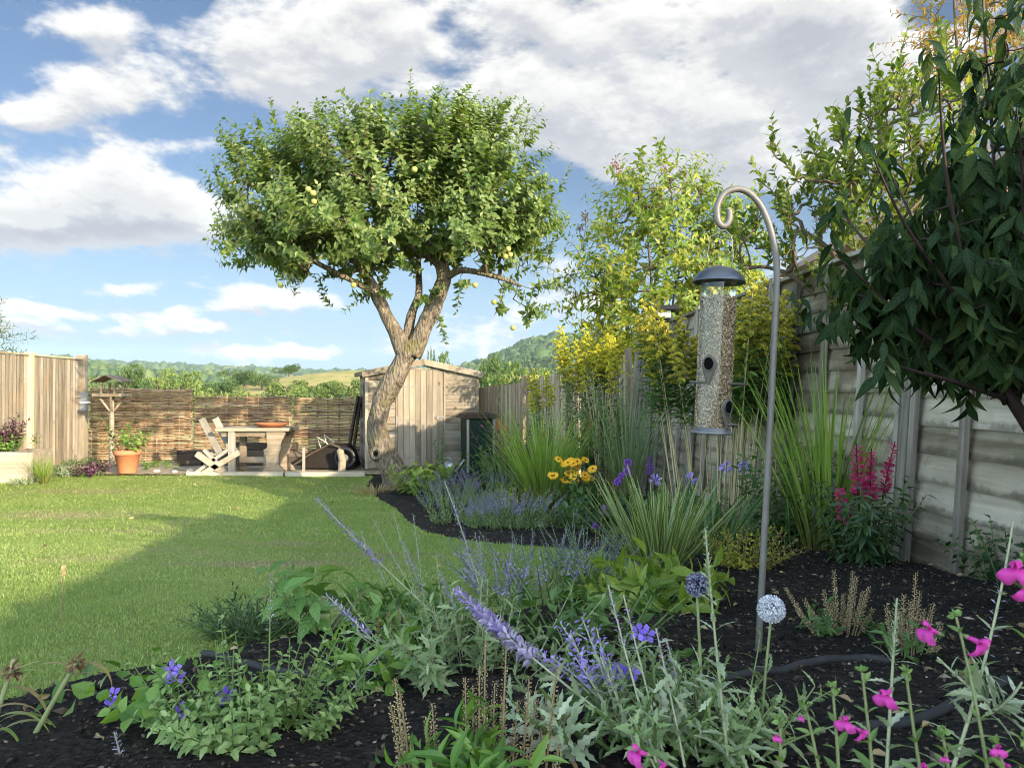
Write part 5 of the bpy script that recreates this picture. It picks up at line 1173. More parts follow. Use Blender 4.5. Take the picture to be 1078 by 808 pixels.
LM('big_leaf', [(.06, .13, .025), (.10, .19, .04), (.17, .26, .07)], rough=.45, tr=.35, vein=.3)
LM('gold_leaf', [(.16, .20, .02), (.30, .30, .03), (.45, .38, .06)], rough=.5, tr=.35)
LM('lime_blade', [(.12, .20, .03), (.20, .29, .05), (.32, .38, .09)], rough=.4, tr=.45, base=(.16, .15, .05))
LM('grey_blade', [(.07, .12, .045), (.12, .19, .07), (.22, .28, .12)], rough=.45, tr=.4, base=(.20, .17, .08))
LM('sword_blade', [(.06, .11, .03), (.10, .16, .045), (.15, .20, .07)], rough=.35, tr=.25, edge=(.36, .36, .14))
LM('strap_blade', [(.04, .09, .03), (.07, .13, .045), (.11, .18, .07)], rough=.35, tr=.3)
LM('wilted_leaf', [(.22, .16, .06), (.36, .27, .12), (.50, .40, .22)], rough=.6, tr=.35, tboost=(1.2, 1.1, .8))
LM('lily_leaf', [(.15, .22, .05), (.24, .30, .08), (.36, .36, .13)], rough=.4, tr=.4)
LM('purple_leaf', [(.035, .010, .022), (.075, .018, .045), (.12, .03, .08)], rough=.45, tr=.25, tboost=(1.6, 1, 1))
LM('goldenrod_flower', [(.34, .32, .02), (.50, .43, .02), (.64, .56, .05)], rough=.7, tr=.3, tboost=(1.1, 1.1, .6))
LM('goldenrod_dull', [(.25, .24, .03), (.42, .36, .035), (.56, .47, .05)], rough=.7, tr=.3, tboost=(1.1, 1.1, .6))
LM('lavender_flower', [(.16, .11, .29), (.27, .205, .43), (.44, .37, .58)], rough=.6, tr=.25, tboost=(1.1, 1.0, 1.2))
LM('lavender_dark', [(.09, .06, .17), (.155, .11, .27), (.27, .205, .38)], rough=.6, tr=.25, tboost=(1.1, 1.0, 1.2))
LM('lavender_grey', [(.22, .17, .27), (.36, .30, .42), (.50, .45, .56)], rough=.7, tr=.25, tboost=(1.1, 1.0, 1.1))
LM('violet_flower', [(.26, .18, .46), (.38, .29, .60), (.53, .46, .72)], rough=.5, tr=.35, tboost=(1.1, 1, 1.2))
LM('cranesbill_flower', [(.14, .07, .42), (.24, .13, .60), (.36, .23, .72)], rough=.5, tr=.35, tboost=(1.1, 1, 1.2))
LM('brown_dry', [(.06, .035, .018), (.15, .09, .045), (.30, .20, .11)], rough=.8, tr=.15)
LM('allium_flower', [(.15, .05, .30), (.26, .09, .46), (.40, .18, .58)], rough=.6, tr=.25, tboost=(1.1, 1, 1.1))
LM('magenta_flower', [(.50, .022, .25), (.66, .06, .38), (.78, .24, .56)], rough=.5, tr=.35, tboost=(1.1, .9, 1.1))
LM('crimson_flower', [(.34, .015, .08), (.55, .035, .17), (.68, .12, .30)], rough=.5, tr=.3, tboost=(1.2, .9, 1))
LM('red_flower', [(.40, .03, .012), (.58, .07, .02), (.65, .16, .04)], rough=.5, tr=.3, tboost=(1.2, 1, .8))
LM('yellow_petal', [(.66, .30, .006), (.80, .42, .010), (.84, .52, .03)], rough=.5, tr=.3, tboost=(1.1, 1, .7))
LM('globe_floret', [(.24, .23, .28), (.52, .50, .54), (.82, .80, .82)], rough=.6, tr=.2, tboost=(1, 1, 1))
LM('globe_dark', [(.03, .025, .055), (.07, .06, .12), (.40, .40, .50)], rough=.6, tr=.1, tboost=(1, 1, 1))
LM('dry_seed', [(.20, .13, .065), (.36, .26, .13), (.52, .42, .23)], rough=.8, tr=.2, tboost=(1.1, 1, .8))
LM('dry_seed_green', [(.22, .15, .06), (.38, .28, .12), (.54, .43, .22)], rough=.8, tr=.2, tboost=(1.1, 1, .8))
M['cone'] = plain_mat('dark flower cone', (.045, .022, .012), .8, .2, 0, .4, 60)
M['olive_stem'] = gstem('olive stem', (.17, .19, .08))

MINT = leaf_t(7, .5, .3, .3, .38, serr=.14)
class ST:
    """a set of stems"""
    def __init__(s, base, az, L, th0, curl):
        n = len(base); bc = lambda x: np.array(np.broadcast_to(np.asarray(x, float), (n,)))
        s.base = np.asarray(base, float); s.az, s.L, s.th0, s.curl = map(bc, (az, L, th0, curl))
    def __len__(s): return len(s.base)
    def args(s, i=None):
        k = slice(None) if i is None else slice(i, i + 1); return s.base[k], s.az[k], s.L[k], s.th0[k], s.curl[k]
    def at(s, u):
        P, t = arc(*s.args(), np.array([float(u)])); return P[:, 0], t[:, 0]
def clump(base, N, rb, h, lean, curl=(0, .4), hv=.2):
    a = U(0, 6.283, N); r = rb * np.sqrt(U(0, 1, N)); B = np.asarray(base) + np.stack([r * np.cos(a), r * np.sin(a), 0 * a], -1)
    B[:, 2] += gz(B[:, 0], B[:, 1]) - float(gz(base[0], base[1]))
    return ST(B, a + U(-.5, .5, N), h * U(1 - hv, 1 + hv, N), lean * (.25 + .75 * r / max(rb, 1e-6)) * U(.6, 1.2, N), U(curl[0], curl[1], N))
def pix(lst):
    """stems from (px, py or None for the ground, Y) to (px, py, Y) with a bow"""
    B, a = [], []
    for (x0, y0, Y0, x1, y1, Y1, bow) in lst:
        p = G(x0, Y0, -.01) if y0 is None else at(x0, y0, Y0); B.append(p); a.append(aim(p, at(x1, y1, Y1), bow))
    return ST(np.array(B), *np.array(a).T)
def spikes(par, st, mat, Mf, size, u0=.6, u1=1.0, ang=1.1, tm=PETAL, name='flower_spike', idx=None, s_end=.5, wid=1.0, jit=.5, droop=0.0, r_off=.002, smooth=False):
    for i in (range(len(st)) if idx is None else idx):
        q = MB(); q.stemleaves(tm, *st.args(i), Mf, u0, u1, size, ang, s_end=s_end, jit=jit, wid=wid, droop=droop, r_off=r_off); q.build(name, M[mat], par, smooth=smooth)
def stems_leaves(par, st, r=(.003, .0012), stemM='stem_green', leaf=None, leafM='mid_leaf', K=7, n=5, sname='stems', lname='leaves'):
    if len(st) <= 12:
        for i in range(len(st)): q = MB(); q.stems(*st.args(i), r[0], r[1], K, n); q.build({'flower_stems': 'flower_stem', 'side_stems': 'side_stem', 'thin_stems': 'thin_stem'}.get(sname, 'stem'), M[stemM], par, smooth=True)
    else: q = MB(); q.stems(*st.args(), r[0], r[1], K, n); q.build(sname, M[stemM], par, smooth=True)
    if leaf:
        q = MB()
        for lf in (leaf if isinstance(leaf, list) else [leaf]): q.stemleaves(lf.pop('tm'), *st.args(), **lf) if not lf.pop('_', None) else None
        q.build(lname, M[leafM], par)
def tuft(name, label, cat, base, N, rb, L, lean, curl, w, mat, segs=7, group=None, azr=None, part='blades', Lv=.25):
    t_ = thing(name, label, cat, base, group); st = clump(base, N, rb, L, lean, curl, Lv)
    q = MB(); q.blades(st.base, st.az if azr is None else U(azr[0], azr[1], N), st.L, st.th0, st.curl, w * U(.6, 1.2, N), segs); q.build(part, M[mat], t_); return t_, st
def lf(tm, M_, size, u0=.05, u1=.95, ang=1.0, **k): return dict(tm=tm, M=M_, u0=u0, u1=u1, size=size, ang=ang, **k)
def daisy(par, c, nrm_, r, npet=11, pm='yellow_petal', cone=.2, tm=PETAL, wid=.9, name='flower', lift=.15):
    z = nrm(np.asarray(nrm_, float)); x = nrm(np.cross([.3, 1, .2], z)); y = np.cross(z, x); a = np.arange(npet) / npet * 6.283 + U(0, 1)
    ax = np.cos(a)[:, None] * x + np.sin(a)[:, None] * y + lift * z; q = MB()
    q.leaves(tm, c + ax * r * .12, ax, z, r * U(.85, 1.05, npet), wid=r * wid); o = q.build(name, M[pm], par)
    if cone: q = MB(); q.blob(c + z * r * .08, (r * cone, r * cone, r * cone), 0, n=8, k=5); q.build('cone', M['cone'], o, smooth=True)
    return o

# ------------------------------------------------------------------ far bed, from the tree to the grasses
def lavender(label, px, Y, N, rb, h, mat, leafm='filigree', lean=.6, size=.013, spike_len=.35, name='lavender'):
    b = G(px, Y); t_ = thing(name, label, 'plant', b, 'lavender clumps'); st = clump(b, N, rb, h, lean, (-.1, .5))
    stems_leaves(t_, st, (.0022, .0014), 'stem_green', None); q = MB(); q.stemleaves(NARROW, *st.args(), 16, .04, .6, .05, .7, s_end=.6); q.build('foliage', M[leafm], t_)
    spikes(t_, st, mat, 26, size, 1 - spike_len, 1, 1.0, s_end=.6, r_off=.004); return t_
lavender('lavender clump with grey-green leaves at the lawn edge right of the tree base', 478, 6.1, 46, .20, .36, 'lavender_dark', lean=.7)
lavender('violet-blue catmint clump on the lawn edge below the yellow daisies', 545, 5.6, 62, .20, .30, 'lavender_flower', size=.015, spike_len=.45)
lavender('second violet-blue catmint clump, spilling over the lawn edge in front of the lime grass', 515, 5.75, 40, .17, .25, 'lavender_flower', size=.014, spike_len=.45)
lavender('dark purple lavender clump below the compost bin', 510, 8.0, 56, .34, .40, 'lavender_dark', size=.016)
lavender('dark purple lavender clump between the apple tree and the watering can', 468, 7.8, 36, .24, .36, 'lavender_dark', size=.015)
lavender('hazy lavender-blue catmint clump in the middle of the view in front of the lawn point', 568, 2.75, 64, .27, .25, 'lavender_flower', size=.013, spike_len=.5, lean=.8)
lavender('smaller catmint clump right beside the peony leaves at the lawn point', 618, 2.95, 36, .12, .27, 'lavender_dark', size=.011, spike_len=.5)
tuft('lime_grass', 'bright lime-green ornamental grass fountain in the middle of the far bed', 'grass clump', G(572, 7.4), 330, .15, 1.02, .42, (.15, .75), .013, 'lime_blade')
tuft('maiden_grass', 'tall arching grey-green grass in front of the paling fence right of the yellow daisies', 'grass clump', G(660, 7.1), 120, .12, 1.32, .20, (.2, 1.0), .011, 'grey_blade', 9)
tuft('maiden_grass', 'tall striped green grass against the panel fence left of the crimson flower spikes', 'grass clump', G(870, 4.15), 150, .13, 1.0, .28, (.1, .65), .014, 'lime_blade', 8)
def goldenrod(label, px, Y, N, rb, h, mat, leafm, lean=.12, head=.35, stemM='cane', drop=.12, up=.28):
    b = G(px, Y); t_ = thing('goldenrod', label, 'plant', b, 'goldenrods'); st = clump(b, N, rb, h, lean, (0, .22), .13)
    q = MB(); q.stems(*st.args(), .0055, .0025, 9, 6); q.build('stems', M[stemM], t_, smooth=True)
    q = MB(); q.stemleaves(NARROW, *st.args(), 64, up + .05, .9, .15, 1.0, s_end=.55, droop=.25, wid=1.2); q.build('leaves', M[leafm], t_)
    for i in range(N):
        K = 18; u = np.linspace(.78, 1.0, K); P, tt = arc(*st.args(i), u); a = np.arange(K) * 2.4 + U(0, 6); L_ = head * np.linspace(.62, .14, K) * U(.8, 1.2, K); q = MB()
        s2 = (P[0], a, L_, U(.7, 1.1, K), U(.6, 1.5, K)); q.stemleaves(SEED, *s2, 30, .05, 1, .024, .9, s_end=.6, wid=1.8); q.build('flower_plume', M[mat], t_)
    return t_
goldenrod('tall fading goldenrod clump with bare cane stems behind the feeder pole', 760, 5.15, 56, .32, 1.52, 'goldenrod_dull', 'mid_leaf', .13, .18, up=.50)
goldenrod('bright yellow goldenrod standing against the paling fence above the yellow daisies', 618, 8.9, 30, .19, 1.80, 'goldenrod_flower', 'dark_leaf', .09, .20, 'stem_green', up=.12)
goldenrod('thin goldenrod with small yellow heads in front of the low paling fence', 575, 10.0, 6, .10, 1.42, 'goldenrod_flower', 'mid_leaf', .10, .16, 'stem_green')
goldenrod('goldenrod with one-sided yellow heads nodding beside the end of the panel fence', 664, 8.2, 4, .07, 1.74, 'goldenrod_flower', 'dark_leaf', .12, .20, 'stem_green', up=.1)
b = G(640, 8.4); t_ = thing('cane_bundle', 'upright dark stems and pale canes between the bright goldenrod and the tall grey grass', 'plant', b); st = clump(b, 34, .13, 1.25, .08, (0, .15)); stems_leaves(t_, st, (.006, .003), 'cane', lf(NARROW, 26, .12, .15, .98, .8, droop=.3), 'dark_leaf')

# yellow daisies
b = G(605, 6.3); t_ = thing('yellow_daisies', 'golden yellow daisies with dark cones over a green mound in the far bed', 'plant', b); st = clump(b, 36, .10, .44, .30, (-.3, .2), .22)
stems_leaves(t_, st, (.003, .002), 'stem_green', lf(LEAF, 14, .075, .05, .85, 1.0), 'mid_leaf'); P, tt = st.at(1.0)
for i in range(28): daisy(t_, P[i], tt[i] * .4 + [U(-.6, .6), -.8, .6], .040, 13, wid=1.1)
b = G(610, 5.7); t_ = thing('stonecrop', 'rounded grey-green mound under the yellow daisies', 'plant', b); st = clump(b, 60, .20, .23, .9, (-.3, .1)); stems_leaves(t_, st, (.003, .002), 'stem_green', lf(LEAF, 14, .038, .1, 1, 1.0), 'mid_leaf')
# drumstick alliums, blazing star
t_ = thing('drumstick_alliums', 'four round purple allium heads on thin stems left of the feathery purple spike', 'plant', G(656, 6.0)); hd = [(661, 487, 4.6), (660.5, 496, 5.0), (654, 500.5, 3.6), (650, 507, 4.4)]
st = pix([(656 + k, None, 6.0, x, y, 5.95, .2) for k, (x, y, _) in enumerate(hd)]); stems_leaves(t_, st, (.003, .002), 'stem_green')
for (x, y, r) in hd:
    q = MB(); d = nrm(rng.normal(size=(150, 3))); r_ = r / F * 5.95; q.leaves(SEED, at(x, y, 5.95) + d * r_ * .45, d, rng.normal(size=d.shape), r_ * .62, wid=r_ * .5); q.build('flower_head', M['allium_flower'], t_)
t_ = thing('blazing_star', 'single feathery violet flower spike right of the round purple heads', 'plant', G(684, 6.0)); st = pix([(686, None, 6.0, 683, 481, 6.0, .1)]); stems_leaves(t_, st, (.004, .003), 'stem_green', lf(NARROW, 50, .13, .03, .6, .8, s_end=.3), 'mid_leaf'); spikes(t_, st, 'allium_flower', 170, .032, .74, 1, 1.2, s_end=.6, r_off=.006)
# verbena
t_ = thing('verbena', 'thin-stemmed mauve flower head in front of the green mound', 'plant', G(628, 4.4)); st = pix([(629, None, 4.4, 636, 532, 4.4, .2), (628, None, 4.4, 627, 550, 4.4, -.2)]); stems_leaves(t_, st, (.0022, .0016), 'stem_brown', lf(NARROW, 6, .04, .1, .7), 'filigree'); spikes(t_, st, 'allium_flower', 60, .02, .82, 1, 1.2, s_end=.8, r_off=.006)
# crocosmia and greenery by the compost bin
b = G(536, 9.0); t_ = thing('montbretia', 'sword-leaved clump with scarlet flowers in front of the compost bin', 'plant', b); st = clump(b, 30, .16, .62, .35, (.1, .7)); q = MB(); q.blades(st.base, st.az, st.L, st.th0, st.curl, .028, 6); q.build('leaves', M['mid_leaf'], t_)
st = pix([(525, None, 9.0, 525, 441, 8.9, .3), (532, None, 9.0, 531, 446, 8.9, -.3), (545, None, 9.0, 575, 455, 8.8, .5)]); stems_leaves(t_, st, (.004, .002), 'stem_brown'); spikes(t_, st, 'red_flower', 26, .055, .86, 1, .9)
t_ = thing('red_spire', 'scarlet flower spire in front of the bright goldenrod and palings', 'plant', G(622, 8.0)); st = pix([(620, None, 8.0, 621, 436, 8.0, .1), (612, None, 8.0, 592, 462, 8.0, -.2)]); stems_leaves(t_, st, (.004, .002), 'stem_brown', lf(NARROW, 20, .14, .1, .7), 'dark_leaf'); spikes(t_, st, 'red_flower', 34, .045, .82, 1, .9)
def leafy(name, label, px, Y, N, rb, h, lean, leaf, leafm, stemM='stem_green', cat='plant', curl=(-.2, .4), r=(.004, .002), grp=None):
    b = G(px, Y); t_ = thing(name, label, cat, b, grp); st = clump(b, N, rb, h, lean, curl); stems_leaves(t_, st, r, stemM, leaf, leafm); return t_, st
leafy('leafy_shrub', 'large-leaved mid-green shrub in front of the dark compost bin', 530, 9.6, 30, .22, .50, .6, lf(LEAF4, 12, .13, .15, 1, 1.0), 'mid_leaf', cat='shrub')
leafy('purple_shrub', 'small dark purple-leaved shrub between the compost bin and the lime grass', 548, 9.3, 26, .18, .85, .45, lf(LEAF, 16, .10, .15, 1, 1.0), 'purple_leaf', cat='shrub')
leafy('leafy_shrub', 'bright green low shrub at the right foot of the apple tree trunk', 446, 9.0, 30, .20, .36, .8, lf(LEAF4, 10, .13, .15, 1, 1.0, wid=1.2), 'peony_leaf', cat='shrub')
leafy('young_sapling', 'thin young sapling standing in front of the shed door', 463, 10.8, 5, .06, .62, .12, lf(LEAF, 30, .07, .1, 1, 1.0), 'mid_leaf', cat='sapling')
leafy('golden_mound', 'yellow-flecked green mound among the dark lavender', 545, 7.2, 40, .2, .28, .9, lf(LEAF, 12, .04, .2, 1, 1.0), 'gold_leaf')
leafy('green_mound', 'low dark green filler plant behind the sword-leaved clump', 650, 5.2, 40, .22, .32, .8, lf(LEAF4, 10, .10, .1, 1, 1.0), 'dark_leaf')
leafy('green_mound', 'low green filler plant at the foot of the fading goldenrod', 715, 5.0, 36, .26, .28, .8, lf(LEAF4, 10, .09, .1, 1, 1.0), 'mid_leaf')
tuft('dry_tuft', 'dry brown grass tuft at the foot of the apple tree trunk', 'grass clump', G(394, 9.3), 160, .22, .16, .8, (.2, .9), .008, 'wilted_leaf', 4)
# sword leaves, agapanthus, golden shrub, shrub and crimson spikes by the fence
tuft('sword_leaf_clump', 'fan of stiff pale-striped sword leaves at the lawn point below the purple heads', 'plant', G(692, 3.2), 95, .11, .44, .75, (-.05, .35), .020, 'sword_blade', 6)
tuft('sword_leaf_clump', 'loose darker strap-leaved clump behind the striped sword leaves', 'plant', G(745, 3.9), 80, .13, .42, .95, (.1, .7), .018, 'strap_blade', 7)
b = G(762, 4.5); t_ = thing('agapanthus', 'blue agapanthus heads on tall stems in front of the fading goldenrod', 'plant', b); st = clump(b, 40, .12, .38, .9, (.2, .9)); q = MB(); q.blades(st.base, st.az, st.L, st.th0, st.curl, .02, 6); q.build('leaves', M['strap_blade'], t_)
hd = [(764, 492, 4.4), (783, 491, 4.45), (727, 504, 4.5), (735, 545, 4.3), (690, 505, 4.6)]; st = pix([(762 + (x - 762) * .4, None, 4.5, x, y, Y, .1) for x, y, Y in hd]); stems_leaves(t_, st, (.004, .003), 'stem_green')
for x, y, Y in hd:
    q = MB(); d = nrm(rng.normal(size=(26, 3)) + [0, 0, .3]); c_ = at(x, y, Y); q.leaves(PETAL, c_ + d * .012, d, rng.normal(size=d.shape), .035, wid=.03); q.build('flower_head', M['violet_flower'], t_)
leafy('golden_shrub', 'dwarf golden shrub on dark mulch left of the feeder pole', 783, 3.35, 60, .10, .20, .9, lf(LEAF, 16, .028, .1, 1, 1.0), 'gold_leaf', cat='shrub', stemM='stem_brown', r=(.002, .001))
leafy('leafy_shrub', 'upright light green shrub by the fence just right of the feeder pole', 825, 4.35, 34, .14, .52, .3, lf(LEAF4, 20, .075, .1, 1, .9), 'mid_leaf', cat='shrub')
b = G(910, 3.5); t_ = thing('cardinal_flower', 'dark-leaved plant with four crimson-pink flower spikes by the fence post', 'plant', b); st = clump(b, 34, .11, .36, .55, (-.2, .4)); stems_leaves(t_, st, (.004, .002), 'stem_green', lf(LEAF4, 15, .085, .1, 1, 1.1, wid=.7, droop=.3), 'dark_leaf')
st = pix([(905, None, 3.5, 901, 466, 3.45, .05), (912, None, 3.5, 917, 472, 3.42, -.06), (920, None, 3.5, 942, 464, 3.5, .2), (900, None, 3.5, 882, 512, 3.45, .1)]); stems_leaves(t_, st, (.004, .0025), 'redtwig', lf(NARROW, 16, .06, .1, .6), 'dark_leaf'); spikes(t_, st, 'crimson_flower', 150, .034, .56, .97, 1.15, s_end=.5, r_off=.009, wid=1.5)
b = G(1062, 3.05); leafy('ivy', 'small dark ivy clump climbing the fence foot at the right edge', 1062, 3.0, 26, .12, .26, .5, lf(LEAF, 12, .05, .1, 1, 1.1, wid=1.4), 'dark_leaf')

# ------------------------------------------------------------------ middle of the near bed
b = G(688, 2.4); t_ = thing('peony', 'yellow-green broad-leaved peony clump behind the globe thistles', 'plant', b); st = clump(b, 24, .07, .17, 1.15, (.2, .9), .25); stems_leaves(t_, st, (.003, .002), 'stem_green', lf(BROAD, 8, .09, .35, 1, .8, wid=.66, droop=.25, s_end=.9), 'peony_leaf')
b = G(335, 1.95); t_ = thing('hydrangea', 'pale-stemmed broad-leaved young plant at the lawn edge left of centre', 'plant', b); st = clump(b, 10, .045, .16, .75, (-.3, .3), .25); stems_leaves(t_, st, (.003, .002), 'olive_stem', lf(BROAD, 6, .074, .45, 1, 1.0, wid=.95, droop=.3, s_end=.9), 'big_leaf')
leafy('broadleaf_rosette', 'leafy green rosette behind the brown seed stems left of the silvery foliage', 432, 1.98, 18, .08, .11, .9, lf(BROAD, 6, .058, .4, 1, .9, wid=.8, s_end=.9), 'big_leaf')
leafy('broadleaf_rosette', 'bright green foxglove-like rosette on the soil below the mauve sage spike', 395, 1.5, 16, .045, .085, 1.0, lf(BROAD, 5, .052, .3, 1, .7, wid=.6, s_end=1), 'bright_leaf')
leafy('dark_mound', 'low dark evergreen mound at the lawn edge left of the pale-stemmed plant', 266, 2.1, 60, .10, .12, .9, lf(NARROW, 16, .035, .1, 1, .9), 'dark_leaf')
leafy('green_mound', 'dark leafy filler under the mauve flower cluster in the centre', 610, 1.75, 26, .12, .16, .9, lf(LEAF4, 9, .055, .2, 1, 1.0), 'mid_leaf')

# Russian sage in the centre
b = G(520, 1.7); t_ = thing('russian_sage', 'silvery Russian sage with long leaning mauve flower stems in the centre foreground', 'plant', b)
st = pix([(500, None, 1.8, 334, 525, 1.95, -.12), (505, 792, 1.35, 344, 625, 1.6, .12), (522, None, 1.85, 468, 506, 1.9, .12)])
stems_leaves(t_, st, (.0022, .0012), 'stem_silver', lf(CUT, 22, .042, .08, .66, .9, wid=.8, pair=True), 'silver_leaf', 10)
spikes(t_, st, 'lavender_flower', 150, .0135, .56, 1, 1.0, idx=[0], s_end=.6, r_off=.003); spikes(t_, st, 'lavender_flower', 100, .011, .68, 1, 1.0, idx=[1], s_end=.6, r_off=.003); spikes(t_, st, 'lavender_flower', 130, .012, .40, 1, 1.0, idx=[2], s_end=.5, r_off=.003)
st = pix([(470, None, 1.85, 391, 543, 1.95, -.1), (450, None, 1.9, 414, 538, 2.0, .05), (452, None, 1.85, 435, 541, 1.9, .05), (470, None, 1.8, 459, 579, 1.8, 0), (440, None, 1.9, 380, 560, 2.0, -.1), (520, None, 1.9, 500, 560, 1.95, .1), (530, None, 1.9, 520, 580, 2.0, 0), (515, None, 1.85, 505, 565, 1.9, -.1), (525, None, 1.85, 540, 570, 1.95, .15), (520, None, 1.9, 486, 575, 1.9, .1), (470, None, 1.85, 425, 570, 1.95, -.15), (530, None, 1.8, 560, 585, 1.9, .2), (500, None, 1.8, 462, 600, 1.8, -.1)])
stems_leaves(t_, st, (.0011, .0006), 'stem_silver', lf(CUT, 14, .028, .1, .6, .8, pair=True), 'silver_leaf', sname='side_stems', lname='side_leaves')
spikes(t_, st, 'lavender_grey', 46, .008, .55, 1, 1.0, s_end=.6, name='fading_spike', idx=[0, 1, 2, 4, 5]); spikes(t_, st, 'dry_seed_green', 40, .006, .5, 1, 1, name='seed_spike', idx=[3]); spikes(t_, st, 'lavender_flower', 90, .0105, .5, 1, 1.0, s_end=.5, idx=[6, 7, 8, 9, 10, 11, 12], r_off=.003)
b = G(492, 1.58); t_ = thing('silver_foliage', 'mass of grey-green finely cut foliage in the centre foreground', 'plant', b); st = clump(b, 46, .16, .15, .8, (-.3, .5), .4); stems_leaves(t_, st, (.0016, .0009), 'stem_silver', lf(CUT, 15, .046, .12, 1, .9, wid=.9, droop=.1), 'filigree')
# big leaning sage stem and its flower clusters
b = at(728, 820, 1.0); t_ = thing('russian_sage', 'large mauve sage spike on a thick silvery stem leaning left above the mulch', 'plant', b); st = pix([(728, 818, 1.0, 480, 620, 1.28, -.16)])
stems_leaves(t_, st, (.0026, .0014), 'stem_silver', lf(CUT, 10, .055, .1, .5, .9, pair=True), 'silver_leaf', 12)
spikes(t_, st, 'lavender_grey', 210, .0155, .60, .86, 1.1, r_off=.004, s_end=.8, name='faded_flowers'); spikes(t_, st, 'lavender_flower', 190, .0145, .74, 1, 1.05, r_off=.003, s_end=.55)
st = pix([(640, 745, 1.12, 590, 655, 1.25, .2), (650, 750, 1.1, 612, 648, 1.22, .1), (648, 752, 1.1, 628, 660, 1.2, .0), (620, 728, 1.15, 562, 685, 1.25, .3), (640, 742, 1.12, 580, 690, 1.2, .2), (640, 745, 1.1, 605, 690, 1.18, .1), (655, 755, 1.08, 640, 690, 1.15, .0), (640, 750, 1.1, 600, 665, 1.22, -.1)])
stems_leaves(t_, st, (.002, .0012), 'stem_silver', sname='flower_stems'); spikes(t_, st, 'violet_flower', 36, .0110, .40, 1, 1.1, s_end=.8, r_off=.005, name='flower_cluster', wid=1.2)
st = pix([(690, 800, 1.0, 640, 615, 1.15, -.1), (700, 800, 1.02, 656, 625, 1.15, -.05), (720, 805, 1.0, 690, 660, 1.1, .1), (670, 790, 1.05, 632, 690, 1.1, .1), (735, 800, 1.05, 700, 670, 1.12, .1)])
stems_leaves(t_, st, (.002, .0012), 'stem_silver', lf(CUT, 10, .035, .2, .8, .9, pair=True), 'silver_leaf', sname='thin_stems', lname='thin_stem_leaves'); spikes(t_, st, 'lavender_grey', 60, .008, .62, 1, 1.1, s_end=.6, name='fading_spike')
# globe thistles and silver stems
b = G(765, 1.18); t_ = thing('globe_thistle', 'globe thistle with one dark-centred and one pale blue-white round head before the feeder pole', 'plant', b)
st = pix([(741, 812, 1.15, 733, 622, 1.18, .05), (797, 808, 1.15, 811, 648, 1.18, .12)]); stems_leaves(t_, st, (.0028, .0022), 'olive_stem', lf(NARROW, 12, .03, .1, .85, .9, wid=1.5), 'filigree', 10)
for (x, y, r, mt) in ((733, 614.5, 12.5, 'globe_dark'), (811, 640, 14, 'globe_floret')):
    q = MB(); c_ = at(x, y, 1.18); r_ = r / F * 1.18; N = 420; d = nrm(rng.normal(size=(N, 3))); q.blob(c_, (r_ * .5,) * 3, 0, .1, n=12, k=8)
    q.leaves(SEED, c_ + d * r_ * .45, d, rng.normal(size=d.shape), r_ * .58 * U(.8, 1.1, N), wid=r_ * .13, rnd=U(0, .6, N))
    e_ = d[: N // 2] if mt == 'globe_dark' else d
    n2 = len(e_) * 4; dd_ = np.repeat(e_, 4, 0); ax = nrm(dd_ * .6 + rng.normal(size=(n2, 3)) * .7); q.leaves(NARROW, c_ + dd_ * r_ * .9, ax, dd_, r_ * .22, wid=r_ * .28, rnd=U(.75, 1, n2)); q.build('globe', M[mt], t_)
st = clump(G(740, 1.14), 26, .09, .13, .8, (-.2, .5), .3); stems_leaves(t_, st, (.002, .001), 'olive_stem', lf(CUT, 12, .042, .15, 1, .9, wid=.85, droop=.15), 'filigree', sname='lower_stems', lname='lower_leaves')
b = at(768, 818, 1.0); t_ = thing('silver_sage_stem', 'tall upright silver-white serrated-leaved stem between the two globe thistle heads', 'plant', b)
st = pix([(768, 820, 1.0, 742, 556, .98, -.04)]); stems_leaves(t_, st, (.0026, .0012), 'stem_silver', [lf(CUT, 12, .058, .12, .72, 1.05, wid=.8, pair=True, s_end=.45, jit=.35), lf(CUT, 18, .034, .1, .8, .7, pair=True, s_end=.5, jit=.6)], 'silver_leaf', 12); spikes(t_, st, 'silver_leaf', 70, .008, .72, 1, .6, tm=LEAF, name='bud_spike', s_end=.5)
b = at(690, 812, 1.05); leafy('silver_foliage', 'second mound of grey-green cut foliage under the globe thistles', 690, 1.12, 30, .11, .12, .9, lf(CUT, 13, .041, .15, 1, .9, wid=.85, droop=.1), 'filigree')
leafy('silver_foliage', 'low grey-green foliage at the bottom edge between the brown seed stems and the pink sage', 640, 1.16, 22, .10, .12, .9, lf(CUT, 9, .055, .15, 1, .9, wid=.85), 'silver_leaf')
# dried seed stems
def seedclump(label, bases, tips, leafpx, leafY, mat='dry_seed', size=.0085, cnt=78, leafN=16, leafL=.04, lm='bright_leaf', u0=.28):
    b = G(leafpx, leafY); t_ = thing('dry_seed_stems', label, 'plant', b, 'dried flower stems'); st = pix([(bx, None, Y0, x, y, Y1, bw) for (bx, Y0), (x, y, Y1, bw) in zip(bases, tips)])
    q = MB(); q.stems(*st.args(), .0019, .001, 9, 5); q.build('stems', M['stem_brown'], t_)
    spikes(t_, st, mat, cnt, size, u0, 1, .9, tm=SEED, name='seed_spike', s_end=.55, r_off=.003, wid=1.5)
    s2 = clump(b, leafN, .06, .07, .9, (-.3, .4), .3); q = MB(); q.stemleaves(BROAD, *s2.args(), 5, .1, 1, leafL, .7, wid=.55, s_end=.8); q.build('basal_leaves', M[lm], t_)
T_ = [(826, 618), (846, 630), (852, 640), (866, 621), (877, 600), (874, 632), (887, 624), (897, 601), (901, 606), (908, 622), (914, 617), (918, 640), (838, 640), (893, 640)]
